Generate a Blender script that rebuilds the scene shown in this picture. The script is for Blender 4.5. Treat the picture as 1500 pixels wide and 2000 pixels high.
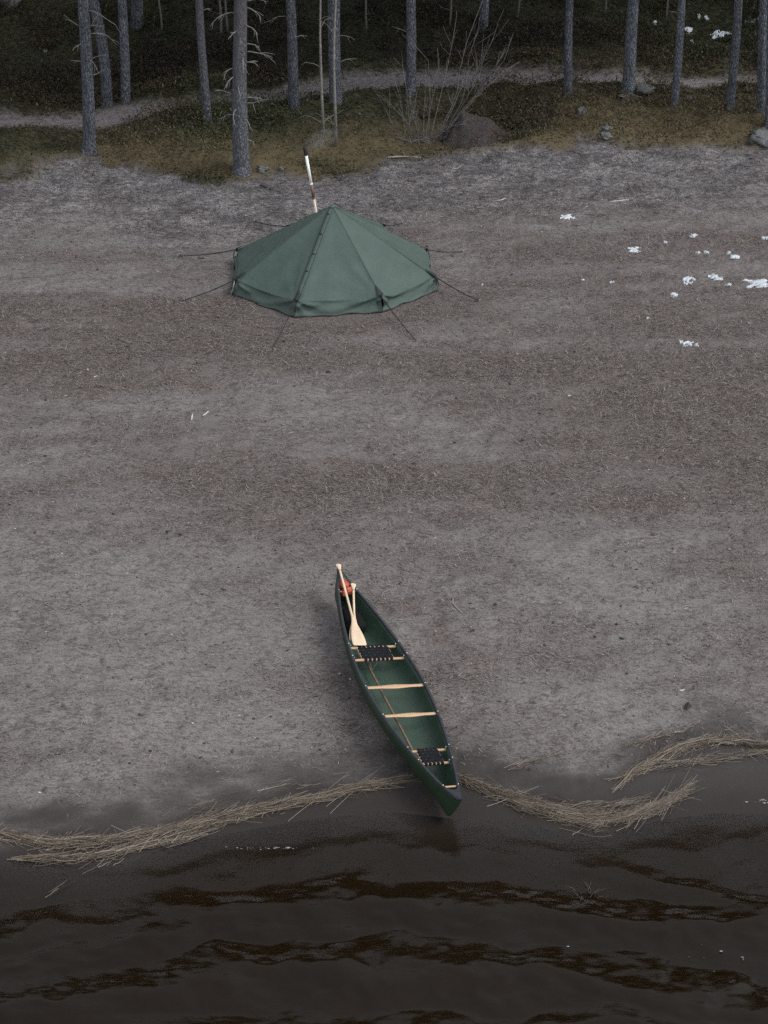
import bpy, bmesh, math, random
import numpy as np
from mathutils import Vector, Matrix

for o in list(bpy.data.objects):
    bpy.data.objects.remove(o)
scene = bpy.context.scene
C = scene.collection
R = math.radians

# ------------------------------------------------------------------ camera
CAM_Z, PITCH, FPX = 16.0, R(30), 4044.0          # FPX: focal length in pixels of the 1500x2000 photograph
cam = bpy.data.cameras.new("camera")
cam_o = bpy.data.objects.new("camera", cam)
C.objects.link(cam_o)
cam_o.location = (0, 0, CAM_Z)
cam_o.rotation_euler = (R(90) - PITCH, 0, 0)
cam.sensor_fit = 'VERTICAL'
cam.sensor_height = 36.0
cam.lens = FPX / 2000 * 36.0
cam.clip_start = 0.1
cam.clip_end = 3000
scene.camera = cam_o
scene.render.resolution_x, scene.render.resolution_y = 768, 1024

# ------------------------------------------------------------------ sky, sun, exposure
SUN_EL, SUN_AZ = R(50), R(108)                     # azimuth measured from +Y towards +X
world = bpy.data.worlds.new("World")
scene.world = world
world.use_nodes = True
nt = world.node_tree
nt.nodes.clear()
sky = nt.nodes.new('ShaderNodeTexSky')
sky.sky_type = 'NISHITA'
sky.sun_disc = False
sky.sun_elevation = SUN_EL
sky.sun_rotation = SUN_AZ
sky.dust_density = 1.5
sky.air_density = 1.0
hs = nt.nodes.new('ShaderNodeHueSaturation')      # a closed cloud cover: most of the blue is gone
hs.inputs['Saturation'].default_value = 0.22
bg = nt.nodes.new('ShaderNodeBackground')
bg.inputs['Strength'].default_value = 0.128
wo = nt.nodes.new('ShaderNodeOutputWorld')
nt.links.new(sky.outputs[0], hs.inputs['Color'])
nt.links.new(hs.outputs[0], bg.inputs['Color'])
nt.links.new(bg.outputs[0], wo.inputs['Surface'])
sun = bpy.data.lights.new("sun", 'SUN')
sun.energy = 0.62
sun.angle = R(22)
sun.color = (1.0, 0.97, 0.93)
sun_o = bpy.data.objects.new("sun", sun)
C.objects.link(sun_o)
sd = Vector((math.sin(SUN_AZ) * math.cos(SUN_EL), math.cos(SUN_AZ) * math.cos(SUN_EL), math.sin(SUN_EL)))
sun_o.rotation_euler = sd.to_track_quat('Z', 'Y').to_euler()
scene.view_settings.view_transform = 'Standard'
scene.view_settings.look = 'None'
scene.view_settings.exposure = 1.05
scene.cycles.use_denoising = False
scene.view_settings.gamma = 1.0
scene.cycles.max_bounces = 6
scene.cycles.transparent_max_bounces = 12
scene.cycles.volume_bounces = 0

rng = np.random.default_rng(7)
random.seed(7)

# ------------------------------------------------------------------ terrain function
WATER_Z = -0.98
KY = [-200, 10, 14, 17, 19, 20.95, 22, 24, 26, 28, 31, 36, 41, 44, 48, 50, 56, 62, 80, 140, 600]
KZ = [-8, -2.6, -1.9, -1.4, -1.14, -.98, -.86, -.55, -.26, -.05, .05, .12, .2, .45, .75, .9, 1.8, 2.9, 6, 12, 20]


def hash2(ix, iy, seed):
    h = (ix.astype(np.int64) * 374761393 + iy.astype(np.int64) * 668265263 + seed * 1442695041) & 0xFFFFFFFF
    h = ((h ^ (h >> 13)) * 1274126177) & 0xFFFFFFFF
    h = (h ^ (h >> 16)) & 0xFFFFFF
    return h / float(0xFFFFFF)


def vnoise(x, y, seed=0):
    x = np.asarray(x, float); y = np.asarray(y, float)
    ix = np.floor(x); iy = np.floor(y)
    fx = x - ix; fy = y - iy
    fx = fx * fx * (3 - 2 * fx); fy = fy * fy * (3 - 2 * fy)
    a = hash2(ix, iy, seed); b = hash2(ix + 1, iy, seed)
    c = hash2(ix, iy + 1, seed); d = hash2(ix + 1, iy + 1, seed)
    return (a * (1 - fx) + b * fx) * (1 - fy) + (c * (1 - fx) + d * fx) * fy


def fbm(x, y, seed=0, octs=4, gain=.5):
    s = 0; a = 1; t = 0
    for k in range(octs):
        s = s + a * vnoise(x * 2 ** k + 17.3 * k, y * 2 ** k - 9.1 * k, seed + k)
        t += a; a *= gain
    return s / t


def sstep(a, b, x):
    t = np.clip((np.asarray(x, float) - a) / (b - a), 0, 1)
    return t * t * (3 - 2 * t)


def base_h(x, y):
    x = np.asarray(x, float); y = np.asarray(y, float)
    return np.interp(y, KY, KZ)


def ray(px, py):
    c = np.array([(px - 750) / FPX, -(py - 1000) / FPX, -1.0])
    s, k = math.sin(R(90) - PITCH), math.cos(R(90) - PITCH)
    return np.array([c[0], c[1] * k - c[2] * s, c[1] * s + c[2] * k])


def on_plane_z(px, py, z):
    d = ray(px, py); t = (z - CAM_Z) / d[2]
    return np.array([d[0] * t, d[1] * t, z])


def on_plane_y(px, py, y):
    d = ray(px, py); t = y / d[1]
    return np.array([d[0] * t, y, CAM_Z + d[2] * t])


# shoreline: how far the water line lies in front of / behind the mean, from its trace across the beach
_sh = [(-400, 1660), (0, 1672), (150, 1690), (250, 1685), (350, 1645), (480, 1622), (600, 1600), (760, 1585), (880, 1598),
       (1000, 1606), (1150, 1632), (1300, 1600), (1400, 1588), (1500, 1590), (1900, 1600)]
_shp = np.array([on_plane_z(a, b, WATER_Z)[:2] for a, b in _sh])


def smooth_h(x, y):
    yw = np.interp(x, _shp[:, 0], _shp[:, 1]) - 20.95
    w = 1 - sstep(21.6, 26.0, y)
    return base_h(x, y - yw * w)


def ground_pt(px, py, dz=0.0):
    d = ray(px, py)
    t = 5.0
    for _ in range(60):
        p = d * t
        g = smooth_h(p[0], p[1]) + dz
        t += (CAM_Z + p[2] - g) / (-d[2]) * 0.9
    p = d * t
    return np.array([p[0], p[1], CAM_Z + p[2]])


def poly_world(pts):
    return np.array([ground_pt(a, b)[:2] for a, b in pts])


PATH = poly_world([(-500, 268), (-150, 254), (0, 246), (150, 237), (300, 222), (400, 207), (500, 193), (600, 178), (700, 167), (800, 165),
                   (950, 163), (1100, 162), (1250, 163), (1400, 165), (1500, 169), (1800, 172), (2200, 190)])
EDGE = poly_world([(-500, 360), (-100, 352), (0, 352), (70, 346), (130, 330), (200, 322), (320, 340), (370, 358), (450, 352), (560, 346),
                   (700, 338), (850, 310), (960, 296), (1100, 298), (1200, 288), (1350, 290), (1500, 294), (1900, 300), (2200, 300)])


def path_dist(x, y):
    yc = np.interp(x, PATH[:, 0], PATH[:, 1])
    return np.abs(y - yc)


def moss_mask(x, y):
    e = np.interp(x, EDGE[:, 0], EDGE[:, 1])
    n = (fbm(x * .9, y * .9, 31, 4) - .5) * 1.5 + (fbm(x * 3.2, y * 3.2, 37, 3) - .5) * .5
    return sstep(-.25, .35, (y - e) + n)


def path_mask(x, y):
    n = (fbm(x * .8, y * .8, 41, 4) - .5) * .5
    wid = .32 + .02 * sstep(-4, 2, x) + .10 * np.sin(x * .55 + 1) + .20 * np.exp(-((x + 5.5) / .7) ** 2)
    return 1 - sstep(wid - .15, wid + .28, path_dist(x, y) + n)


# (photo column, row, half width m, half depth m, amount): bare pale sand is negative, thick dead turf positive
_PATCH = [(720, 820, 2.2, .8, -.40), (250, 900, 2.6, .7, -.30), (120, 540, 1.8, .9, -.40), (760, 640, 2.0, .45, -.30), (1200, 1150, 2.2, .9, -.35), (300, 1230, 2.6, .8, -.30),
          (1000, 590, 1.6, .5, -.22), (420, 1400, 1.6, .6, -.25), (1150, 1330, 1.8, .6, -.25), (60, 1120, 1.5, .6, -.25), (1000, 880, 1.5, .5, -.25), (1400, 960, 1.6, .4, -.15),
          (1330, 780, 2.3, 1.7, .30), (150, 720, 2.0, 1.3, .28), (520, 985, 2.2, .6, .26), (820, 940, 2.0, .5, .20), (1400, 640, 2.0, .9, .22), (330, 620, 2.2, .8, .20), (820, 1215, .7, .35, .45),
          (960, 740, 1.8, .7, .18), (330, 1010, 1.6, .5, .18), (130, 1390, .8, .3, .25), (320, 1375, .7, .25, .3), (1200, 470, 2.4, 1.0, .20), (930, 420, 1.3, .5, .25)]
_PW = [(*ground_pt(a, b)[:2], c, d, e) for a, b, c, d, e in _PATCH]


def patches(x, y):
    wx = x + (fbm(x * .8, y * .8, 91, 3) - .5) * 2.2
    wy = y + (fbm(x * .7, y * 1.1, 95, 3) - .5) * 1.3
    t = 0
    for a, b, c, d, e in _PW:
        t = t + e * np.exp(-(((wx - a) / c) ** 2 + ((wy - b) / d) ** 2))
    return t


def hill_shade_mask(x, y):
    """where the slope beyond the path is covered in very dark bilberry and wet needle litter"""
    yc = np.interp(x, PATH[:, 0], PATH[:, 1])
    n = (fbm(x * .7, y * .9, 191, 4) - .5)
    return sstep(.55, 1.9, y - yc + n * 1.6) * (1 - .45 * sstep(4.6, 6.4, np.abs(x + .4) + n * 2))


def detail_h(x, y):
    """the small dents and hummocks that the beach and the forest floor really have"""
    m = moss_mask(x, y)
    w = sstep(WATER_Z + .03, WATER_Z + .22, smooth_h(x, y))
    beach = (fbm(x * 2.2, y * 4.5, 3, 4) - .5) * .085 + (fbm(x * .5, y * .8, 5, 3) - .5) * .12
    pit = vnoise(x * 4.2, y * 5.6, 15) * .7 + vnoise(x * 9.0, y * 11.0, 16) * .3
    beach = beach - .032 * sstep(.60, .74, pit) * (.4 + fbm(x * .6, y * .6, 18, 2))
    ed = y - np.interp(x, EDGE[:, 0], EDGE[:, 1])
    lip = sstep(-3.2, -1.4, ed) * (1 - m)
    beach = beach + lip * ((fbm(x * 1.9, y * 2.6, 21, 4) - .5) * .20 + .05)
    forest = (fbm(x * 1.5, y * 1.5, 7, 4) - .5) * .34 + (fbm(x * .45, y * .45, 9, 2) - .5) * .4
    p = path_mask(x, y)
    forest = forest * (1 - .85 * p) - .1 * p
    bank = .10 * m
    flat = np.exp(-(((x + .9) / 2.4) ** 2 + ((y - 35.3) / 2.6) ** 2) ** 2)   # levelled under the tent
    return (beach * w * (1 - m) + (forest + bank) * m) * (1 - .8 * flat)


def H(x, y):
    return smooth_h(x, y) + detail_h(x, y)


def gz(x, y):
    return float(H(np.array([x]), np.array([y]))[0])


def ground_at(px, py, dz=0.0):
    p = ground_pt(px, py)
    d = ray(px, py)
    for _ in range(8):
        err = p[2] - gz(p[0], p[1])
        t = err / (-d[2]) * .7
        p = p + d * t
    p[2] = gz(p[0], p[1]) + dz
    return p


# ------------------------------------------------------------------ material helpers
def new_mat(name):
    m = bpy.data.materials.new(name)
    m.use_nodes = True
    n = m.node_tree
    b = n.nodes['Principled BSDF']
    return m, n, b


def N(n, t, **kw):
    o = n.nodes.new(t)
    for k, v in kw.items():
        setattr(o, k, v)
    return o


def noise_node(n, scale, detail=4, rough=.55, vec=None, dist=0.0):
    o = N(n, 'ShaderNodeTexNoise')
    o.inputs['Scale'].default_value = scale
    o.inputs['Detail'].default_value = detail
    o.inputs['Roughness'].default_value = rough
    o.inputs['Distortion'].default_value = dist
    if vec is not None:
        n.links.new(vec, o.inputs['Vector'])
    return o


def ramp(n, fac, stops):
    o = N(n, 'ShaderNodeValToRGB')
    cr = o.color_ramp
    while len(cr.elements) < len(stops):
        cr.elements.new(.5)
    for e, (p, c) in zip(cr.elements, stops):
        e.position = p
        e.color = (*c, 1) if len(c) == 3 else c
    n.links.new(fac, o.inputs[0])
    return o.outputs[0]


def rgb_mix(n, fac, a, b, mode='MIX'):
    o = N(n, 'ShaderNodeMix', data_type='RGBA', blend_type=mode)
    for s, v in ((o.inputs[0], fac), (o.inputs[6], a), (o.inputs[7], b)):
        if isinstance(v, (int, float)):
            s.default_value = v
        elif isinstance(v, tuple):
            s.default_value = (*v, 1)
        else:
            n.links.new(v, s)
    return o.outputs[2]


def maths(n, op, a, b=None, clamp=False):
    o = N(n, 'ShaderNodeMath', operation=op, use_clamp=clamp)
    for s, v in zip(o.inputs, (a, b)):
        if v is None:
            continue
        if isinstance(v, (int, float)):
            s.default_value = v
        else:
            n.links.new(v, s)
    return o.outputs[0]


def obj_coords(n, scale=(1, 1, 1), kind='Object'):
    tc = N(n, 'ShaderNodeTexCoord')
    mp = N(n, 'ShaderNodeMapping')
    mp.inputs['Scale'].default_value = scale
    n.links.new(tc.outputs[kind], mp.inputs['Vector'])
    return mp.outputs[0]


def bump(n, height, strength, dist, bsdf):
    o = N(n, 'ShaderNodeBump')
    o.inputs['Strength'].default_value = strength
    o.inputs['Distance'].default_value = dist
    n.links.new(height, o.inputs['Height'])
    n.links.new(o.outputs[0], bsdf.inputs['Normal'])
    return o


def simple_mat(name, a, b, scale=20, rough=.6, stretch=(1, 1, 1), bump_s=0.0, bump_d=.003, spec=.5, metal=0.0):
    m, n, bs = new_mat(name)
    v = obj_coords(n, stretch)
    nz = noise_node(n, scale, 5, .6, v)
    col = ramp(n, nz.outputs[0], [(.3, a), (.7, b)])
    n.links.new(col, bs.inputs['Base Color'])
    bs.inputs['Roughness'].default_value = rough
    bs.inputs['Specular IOR Level'].default_value = spec
    bs.inputs['Metallic'].default_value = metal
    if bump_s:
        bump(n, nz.outputs[0], bump_s, bump_d, bs)
    return m


def attr_mat(name, rough=.8, spec=.25):
    """colour of each blade / leaf / twig stored on the mesh: real differences between the pieces"""
    m, n, bs = new_mat(name)
    a = N(n, 'ShaderNodeAttribute', attribute_name='tint')
    n.links.new(a.outputs['Color'], bs.inputs['Base Color'])
    bs.inputs['Roughness'].default_value = rough
    bs.inputs['Specular IOR Level'].default_value = spec
    return m


# ------------------------------------------------------------------ mesh helpers
def link(o, parent=None):
    C.objects.link(o)
    if parent is not None:
        o.parent = parent
    return o


def mesh_obj(name, verts, faces, mat, parent=None, smooth=True):
    me = bpy.data.meshes.new(name)
    me.from_pydata([tuple(map(float, v)) for v in verts], [], faces)
    if smooth:
        me.polygons.foreach_set('use_smooth', [True] * len(me.polygons))
    me.update()
    o = bpy.data.objects.new(name, me)
    if mat is not None:
        me.materials.append(mat)
    return link(o, parent)


def fast_mesh(name, verts, faces, mat, tint=None, smooth=False, attrs=None):
    """verts (n,3), faces (m,k) arrays with constant k"""
    me = bpy.data.meshes.new(name)
    m, k = faces.shape
    me.vertices.add(len(verts)); me.loops.add(m * k); me.polygons.add(m)
    me.vertices.foreach_set('co', np.ascontiguousarray(verts, np.float32).ravel())
    me.loops.foreach_set('vertex_index', np.ascontiguousarray(faces, np.int32).ravel())
    me.polygons.foreach_set('loop_start', np.arange(0, m * k, k, dtype=np.int32))
    me.polygons.foreach_set('loop_total', np.full(m, k, np.int32))
    me.polygons.foreach_set('use_smooth', np.full(m, smooth, bool))
    me.update(calc_edges=True)
    if tint is not None:
        a = me.color_attributes.new('tint', 'FLOAT_COLOR', 'POINT')
        a.data.foreach_set('color', np.column_stack([tint, np.ones(len(tint))]).astype(np.float32).ravel())
    for nm, v in (attrs or {}).items():
        a = me.color_attributes.new(nm, 'FLOAT_COLOR', 'POINT')
        a.data.foreach_set('color', v.astype(np.float32).ravel())
    o = bpy.data.objects.new(name, me)
    if mat is not None:
        me.materials.append(mat)
    return link(o)


class MB:
    """collects shapes for ONE mesh object"""
    def __init__(self):
        self.v = []; self.f = []

    def add(self, verts, faces):
        b = len(self.v)
        self.v += [tuple(map(float, p)) for p in verts]
        self.f += [tuple(i + b for i in q) for q in faces]

    def tube(self, pts, radii, seg=8, caps=True):
        pts = [np.asarray(p, float) for p in pts]
        if np.isscalar(radii):
            radii = [radii] * len(pts)
        vs = []; fs = []
        prev = None
        for i, p in enumerate(pts):
            t = pts[min(i + 1, len(pts) - 1)] - pts[max(i - 1, 0)]
            t = t / (np.linalg.norm(t) + 1e-9)
            if prev is None:
                a = np.array([0, 0, 1.]) if abs(t[2]) < .9 else np.array([1., 0, 0])
                s = np.cross(t, a)
            else:
                s = prev - t * np.dot(prev, t)
            s /= np.linalg.norm(s) + 1e-9
            prev = s
            u = np.cross(s, t)
            for k in range(seg):
                an = 2 * math.pi * k / seg
                vs.append(p + radii[i] * (s * math.cos(an) + u * math.sin(an)))
        for i in range(len(pts) - 1):
            for k in range(seg):
                a = i * seg + k; b = i * seg + (k + 1) % seg
                fs.append((a, b, b + seg, a + seg))
        if caps:
            fs.append(tuple(range(seg - 1, -1, -1)))
            fs.append(tuple(range((len(pts) - 1) * seg, len(pts) * seg)))
        self.add(vs, fs)

    def bar(self, p, q, up, w, t, bevel=.15):
        """rounded rectangular bar from p to q; w across, t along up"""
        p = np.asarray(p, float); q = np.asarray(q, float); up = np.asarray(up, float)
        d = q - p; d = d / np.linalg.norm(d)
        s = np.cross(d, up); s /= np.linalg.norm(s); u = np.cross(s, d)
        b = min(w, t) * bevel
        prof = [(-w / 2 + b, -t / 2), (w / 2 - b, -t / 2), (w / 2, -t / 2 + b), (w / 2, t / 2 - b), (w / 2 - b, t / 2), (-w / 2 + b, t / 2),
                (-w / 2, t / 2 - b), (-w / 2, -t / 2 + b)]
        vs = [r + s * a + u * c for r in (p, q) for a, c in prof]
        fs = [(i, (i + 1) % 8, 8 + (i + 1) % 8, 8 + i) for i in range(8)]
        fs += [tuple(range(7, -1, -1)), tuple(range(8, 16))]
        self.add(vs, fs)

    def build(self, name, mat, parent=None, smooth=True, bevel=None):
        return mesh_obj(name, self.v, self.f, mat, parent, smooth)


def tag(o, label=None, cat=None, group=None, kind=None):
    if label: o['label'] = label
    if cat: o['category'] = cat
    if group: o['group'] = group
    if kind: o['kind'] = kind
    return o


def empty(name, loc, label, cat, group=None):
    o = bpy.data.objects.new(name, None)
    o.empty_display_size = .2
    link(o)
    o.location = tuple(map(float, loc))
    return tag(o, label, cat, group)


def local(root, pts):
    l = np.array(root.location)
    return [np.asarray(p, float) - l for p in pts]


# ================================================================== GROUND
def grid_axis(a, b, step, far_lo, far_hi, n):
    f = np.arange(a, b + step / 2, step)
    lo = a - np.geomspace(step * 4, a - far_lo, n)[::-1]
    hi = b + np.geomspace(step * 4, far_hi - b, n)
    return np.concatenate([lo, f, hi])


xs = grid_axis(-9.2, 9.2, .046, -420, 420, 34)
ys = grid_axis(16.4, 53.5, .052, -220, 620, 34)
X, Y = np.meshgrid(xs, ys)
Hs = smooth_h(X, Y)
MOSS = moss_mask(X, Y)
PATHM = path_mask(X, Y)
Z = H(X, Y)
edge_d = Y - np.interp(X, EDGE[:, 0], EDGE[:, 1])
# zones: how wet, how much dead grass, moss, path
wetn = (fbm(X * 1.1, Y * 2.2, 51, 4) - .5)
right = sstep(1.6, 4.0, X)
wet = 1 - sstep(.04 + .12 * right, .23 + .10 * right, (Hs - WATER_Z) + wetn * .26)
gband = .36 + .26 * np.exp(-((Y - 34.6) / 3.6) ** 2) + .16 * np.exp(-((Y - 29.0) / 2.0) ** 2) + .10 * sstep(2, 6, X) * np.exp(-((Y - 30.5) / 3) ** 2) - .20 * sstep(26.5, 22.0, Y) + 1.0 * patches(X, Y)
grass = np.clip(gband + (fbm(X * .30, Y * 1.25, 61, 5, .6) - .5) * 1.5 + (fbm(X * .12, Y * .5, 67, 3) - .5) * .5, 0, 1) * (1 - wet)
grass = grass * (1 - .8 * sstep(-3.4, -1.8, edge_d) * (1 - MOSS))
pale = sstep(-4.3, -2.2, edge_d + (fbm(X * .5, Y * .7, 71, 3) - .5) * 1.8) * (1 - MOSS)
ochre = np.clip(sstep(3.6, .3, edge_d) * sstep(.25, .60, fbm(X * .38 + 3, Y * .5, 81, 3) + .28 * sstep(2.5, 5.0, X) - .10 * sstep(1.0, -4, X)), 0, 1) * MOSS
zones = np.stack([wet, grass, MOSS, PATHM], -1)
sat = 1 - sstep(.0, .11, Hs - WATER_Z + wetn * .05)
zones2 = np.stack([pale, ochre, sat, hill_shade_mask(X, Y)], -1)  # last channel: tree shade to be painted on the far slope


def ground_material():
    m, n, bs = new_mat('sand_and_forest_soil')
    za = N(n, 'ShaderNodeAttribute', attribute_name='zones')
    zb = N(n, 'ShaderNodeAttribute', attribute_name='zones2')
    s1 = N(n, 'ShaderNodeSeparateColor'); n.links.new(za.outputs['Color'], s1.inputs[0])
    s2 = N(n, 'ShaderNodeSeparateColor'); n.links.new(zb.outputs['Color'], s2.inputs[0])
    wetS, grassS, mossS, pathS = s1.outputs[0], s1.outputs[1], s1.outputs[2], za.outputs['Alpha']
    paleS, ochS = s2.outputs[0], s2.outputs[1]
    v = obj_coords(n)
    vs = obj_coords(n, (1, 1.9, 1))
    fine = noise_node(n, 34, 6, .72, vs)
    mid = noise_node(n, 7.5, 5, .62, vs)
    big = noise_node(n, 1.1, 5, .6, vs)
    streak = noise_node(n, 11, 5, .7, obj_coords(n, (.55, 2.4, 1)), .6)
    # dry sand, the shade of small dents put into its colour as darker noise
    sand = ramp(n, fine.outputs[0], [(.38, (.122, .111, .107)), (.49, (.184, .171, .167)), (.62, (.232, .217, .213))])
    sand = rgb_mix(n, ramp(n, streak.outputs[0], [(.50, (0, 0, 0)), (.66, (1, 1, 1))]), sand, (.68, .635, .62), 'MULTIPLY')
    sand = rgb_mix(n, ramp(n, mid.outputs[0], [(.36, (1, 1, 1)), (.49, (0, 0, 0))]), sand, (.70, .655, .63), 'MULTIPLY')
    # withered tufts, and dent shade put into the colour, darker and longer than deep
    tuft = noise_node(n, 10.5, 4, .6, obj_coords(n, (.85, 1.6, 1)), 1.1)
    tdens = noise_node(n, .9, 3, .6, v)
    tf = maths(n, 'ADD', tuft.outputs[0], maths(n, 'MULTIPLY', maths(n, 'SUBTRACT', tdens.outputs[0], .5), .55))
    tufc = rgb_mix(n, big.outputs[0], (.068, .053, .047), (.092, .079, .073))
    sand = rgb_mix(n, ramp(n, tf, [(.575, (0, 0, 0)), (.68, (.74, .74, .74))]), sand, tufc)
    # thin dead turf
    turf = ramp(n, fine.outputs[0], [(.39, (.038, .032, .030)), (.5, (.106, .091, .085)), (.63, (.192, .171, .163))])
    turf = rgb_mix(n, ramp(n, big.outputs[0], [(.45, (0, 0, 0)), (.7, (1, 1, 1))]), turf, (1.0, .92, .87), 'MULTIPLY')
    gfac = maths(n, 'ADD', grassS, maths(n, 'MULTIPLY', maths(n, 'SUBTRACT', mid.outputs[0], .5), 1.5))
    gfac = maths(n, 'ADD', gfac, maths(n, 'MULTIPLY', maths(n, 'SUBTRACT', fine.outputs[0], .5), .8))
    gfac = ramp(n, gfac, [(.18, (0, 0, 0)), (.78, (1, 1, 1))])
    col = rgb_mix(n, gfac, sand, turf)
    # old grey litter and ashy sand below the forest edge
    ash = ramp(n, fine.outputs[0], [(.39, (.050, .046, .048)), (.5, (.195, .184, .186)), (.63, (.38, .362, .365))])
    ash = rgb_mix(n, ramp(n, big.outputs[0], [(.38, (1, 1, 1)), (.60, (0, 0, 0))]), ash, (.56, .54, .54), 'MULTIPLY')
    ash = rgb_mix(n, ramp(n, mid.outputs[0], [(.40, (1, 1, 1)), (.56, (0, 0, 0))]), ash, (.50, .48, .48), 'MULTIPLY')
    col = rgb_mix(n, paleS, col, ash)
    # moss and lichen ground of the forest
    moss = ramp(n, mid.outputs[0], [(.36, (.015, .013, .009)), (.5, (.035, .036, .019)), (.64, (.066, .066, .036))])
    moss = rgb_mix(n, ochS, moss, ramp(n, fine.outputs[0], [(.36, (.050, .040, .023)), (.64, (.142, .114, .066))]))
    moss = rgb_mix(n, zb.outputs['Alpha'], moss, (.42, .44, .40), 'MULTIPLY')  # shade under the slope's trees, put into the moss colour
    col = rgb_mix(n, mossS, col, moss)
    # trodden path
    pcol = ramp(n, fine.outputs[0], [(.36, (.095, .086, .087)), (.50, (.180, .168, .171)), (.64, (.235, .222, .227))])
    pcol = rgb_mix(n, ramp(n, mid.outputs[0], [(.4, (1, 1, 1)), (.55, (0, 0, 0))]), pcol, (.66, .60, .58), 'MULTIPLY')
    col = rgb_mix(n, pathS, col, pcol)
    # wet sand
    wcol = ramp(n, fine.outputs[0], [(.3, (.037, .032, .030)), (.7, (.054, .048, .046))])
    wcol = rgb_mix(n, s2.outputs[2], wcol, (.66, .62, .58), 'MULTIPLY')
    col = rgb_mix(n, wetS, col, wcol)
    n.links.new(col, bs.inputs['Base Color'])
    rg = N(n, 'ShaderNodeMapRange')
    n.links.new(wetS, rg.inputs[0])
    rg.inputs[3].default_value = .95; rg.inputs[4].default_value = .55
    n.links.new(rg.outputs[0], bs.inputs['Roughness'])
    bs.inputs['Specular IOR Level'].default_value = .18
    hb = maths(n, 'ADD', maths(n, 'MULTIPLY', mid.outputs[0], 1.4), fine.outputs[0])
    hb = maths(n, 'MULTIPLY', hb, maths(n, 'SUBTRACT', 1.0, maths(n, 'MULTIPLY', wetS, .85)))
    bump(n, hb, .55, .028, bs)
    return m


GROUND_MAT = ground_material()


def ground_part(name, facemask, label):
    ny, nx = X.shape
    idx = np.arange(ny * nx).reshape(ny, nx)
    q = np.stack([idx[:-1, :-1], idx[:-1, 1:], idx[1:, 1:], idx[1:, :-1]], -1)[facemask]
    used, inv = np.unique(q.ravel(), return_inverse=True)
    V = np.column_stack([X.ravel()[used], Y.ravel()[used], Z.ravel()[used]])
    o = fast_mesh(name, V, inv.reshape(-1, 4), GROUND_MAT, smooth=True,
                  attrs={'zones': zones.reshape(-1, 4)[used], 'zones2': zones2.reshape(-1, 4)[used]})
    return tag(o, label, name.replace('_', ' '), kind='structure')


fm = (MOSS[:-1, :-1] + MOSS[1:, 1:]) / 2 > .5
fp = ((PATHM[:-1, :-1] + PATHM[1:, 1:]) / 2 > .5) & fm
ground_part('path', fp, 'pale trodden footpath winding through the pine forest behind the tent')
ground_part('forest_floor', fm & ~fp, 'dark mossy forest floor under the pines')
ground_part('beach', ~fm, 'grey sandy beach with thin dead grass sloping to the brown lake')


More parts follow.
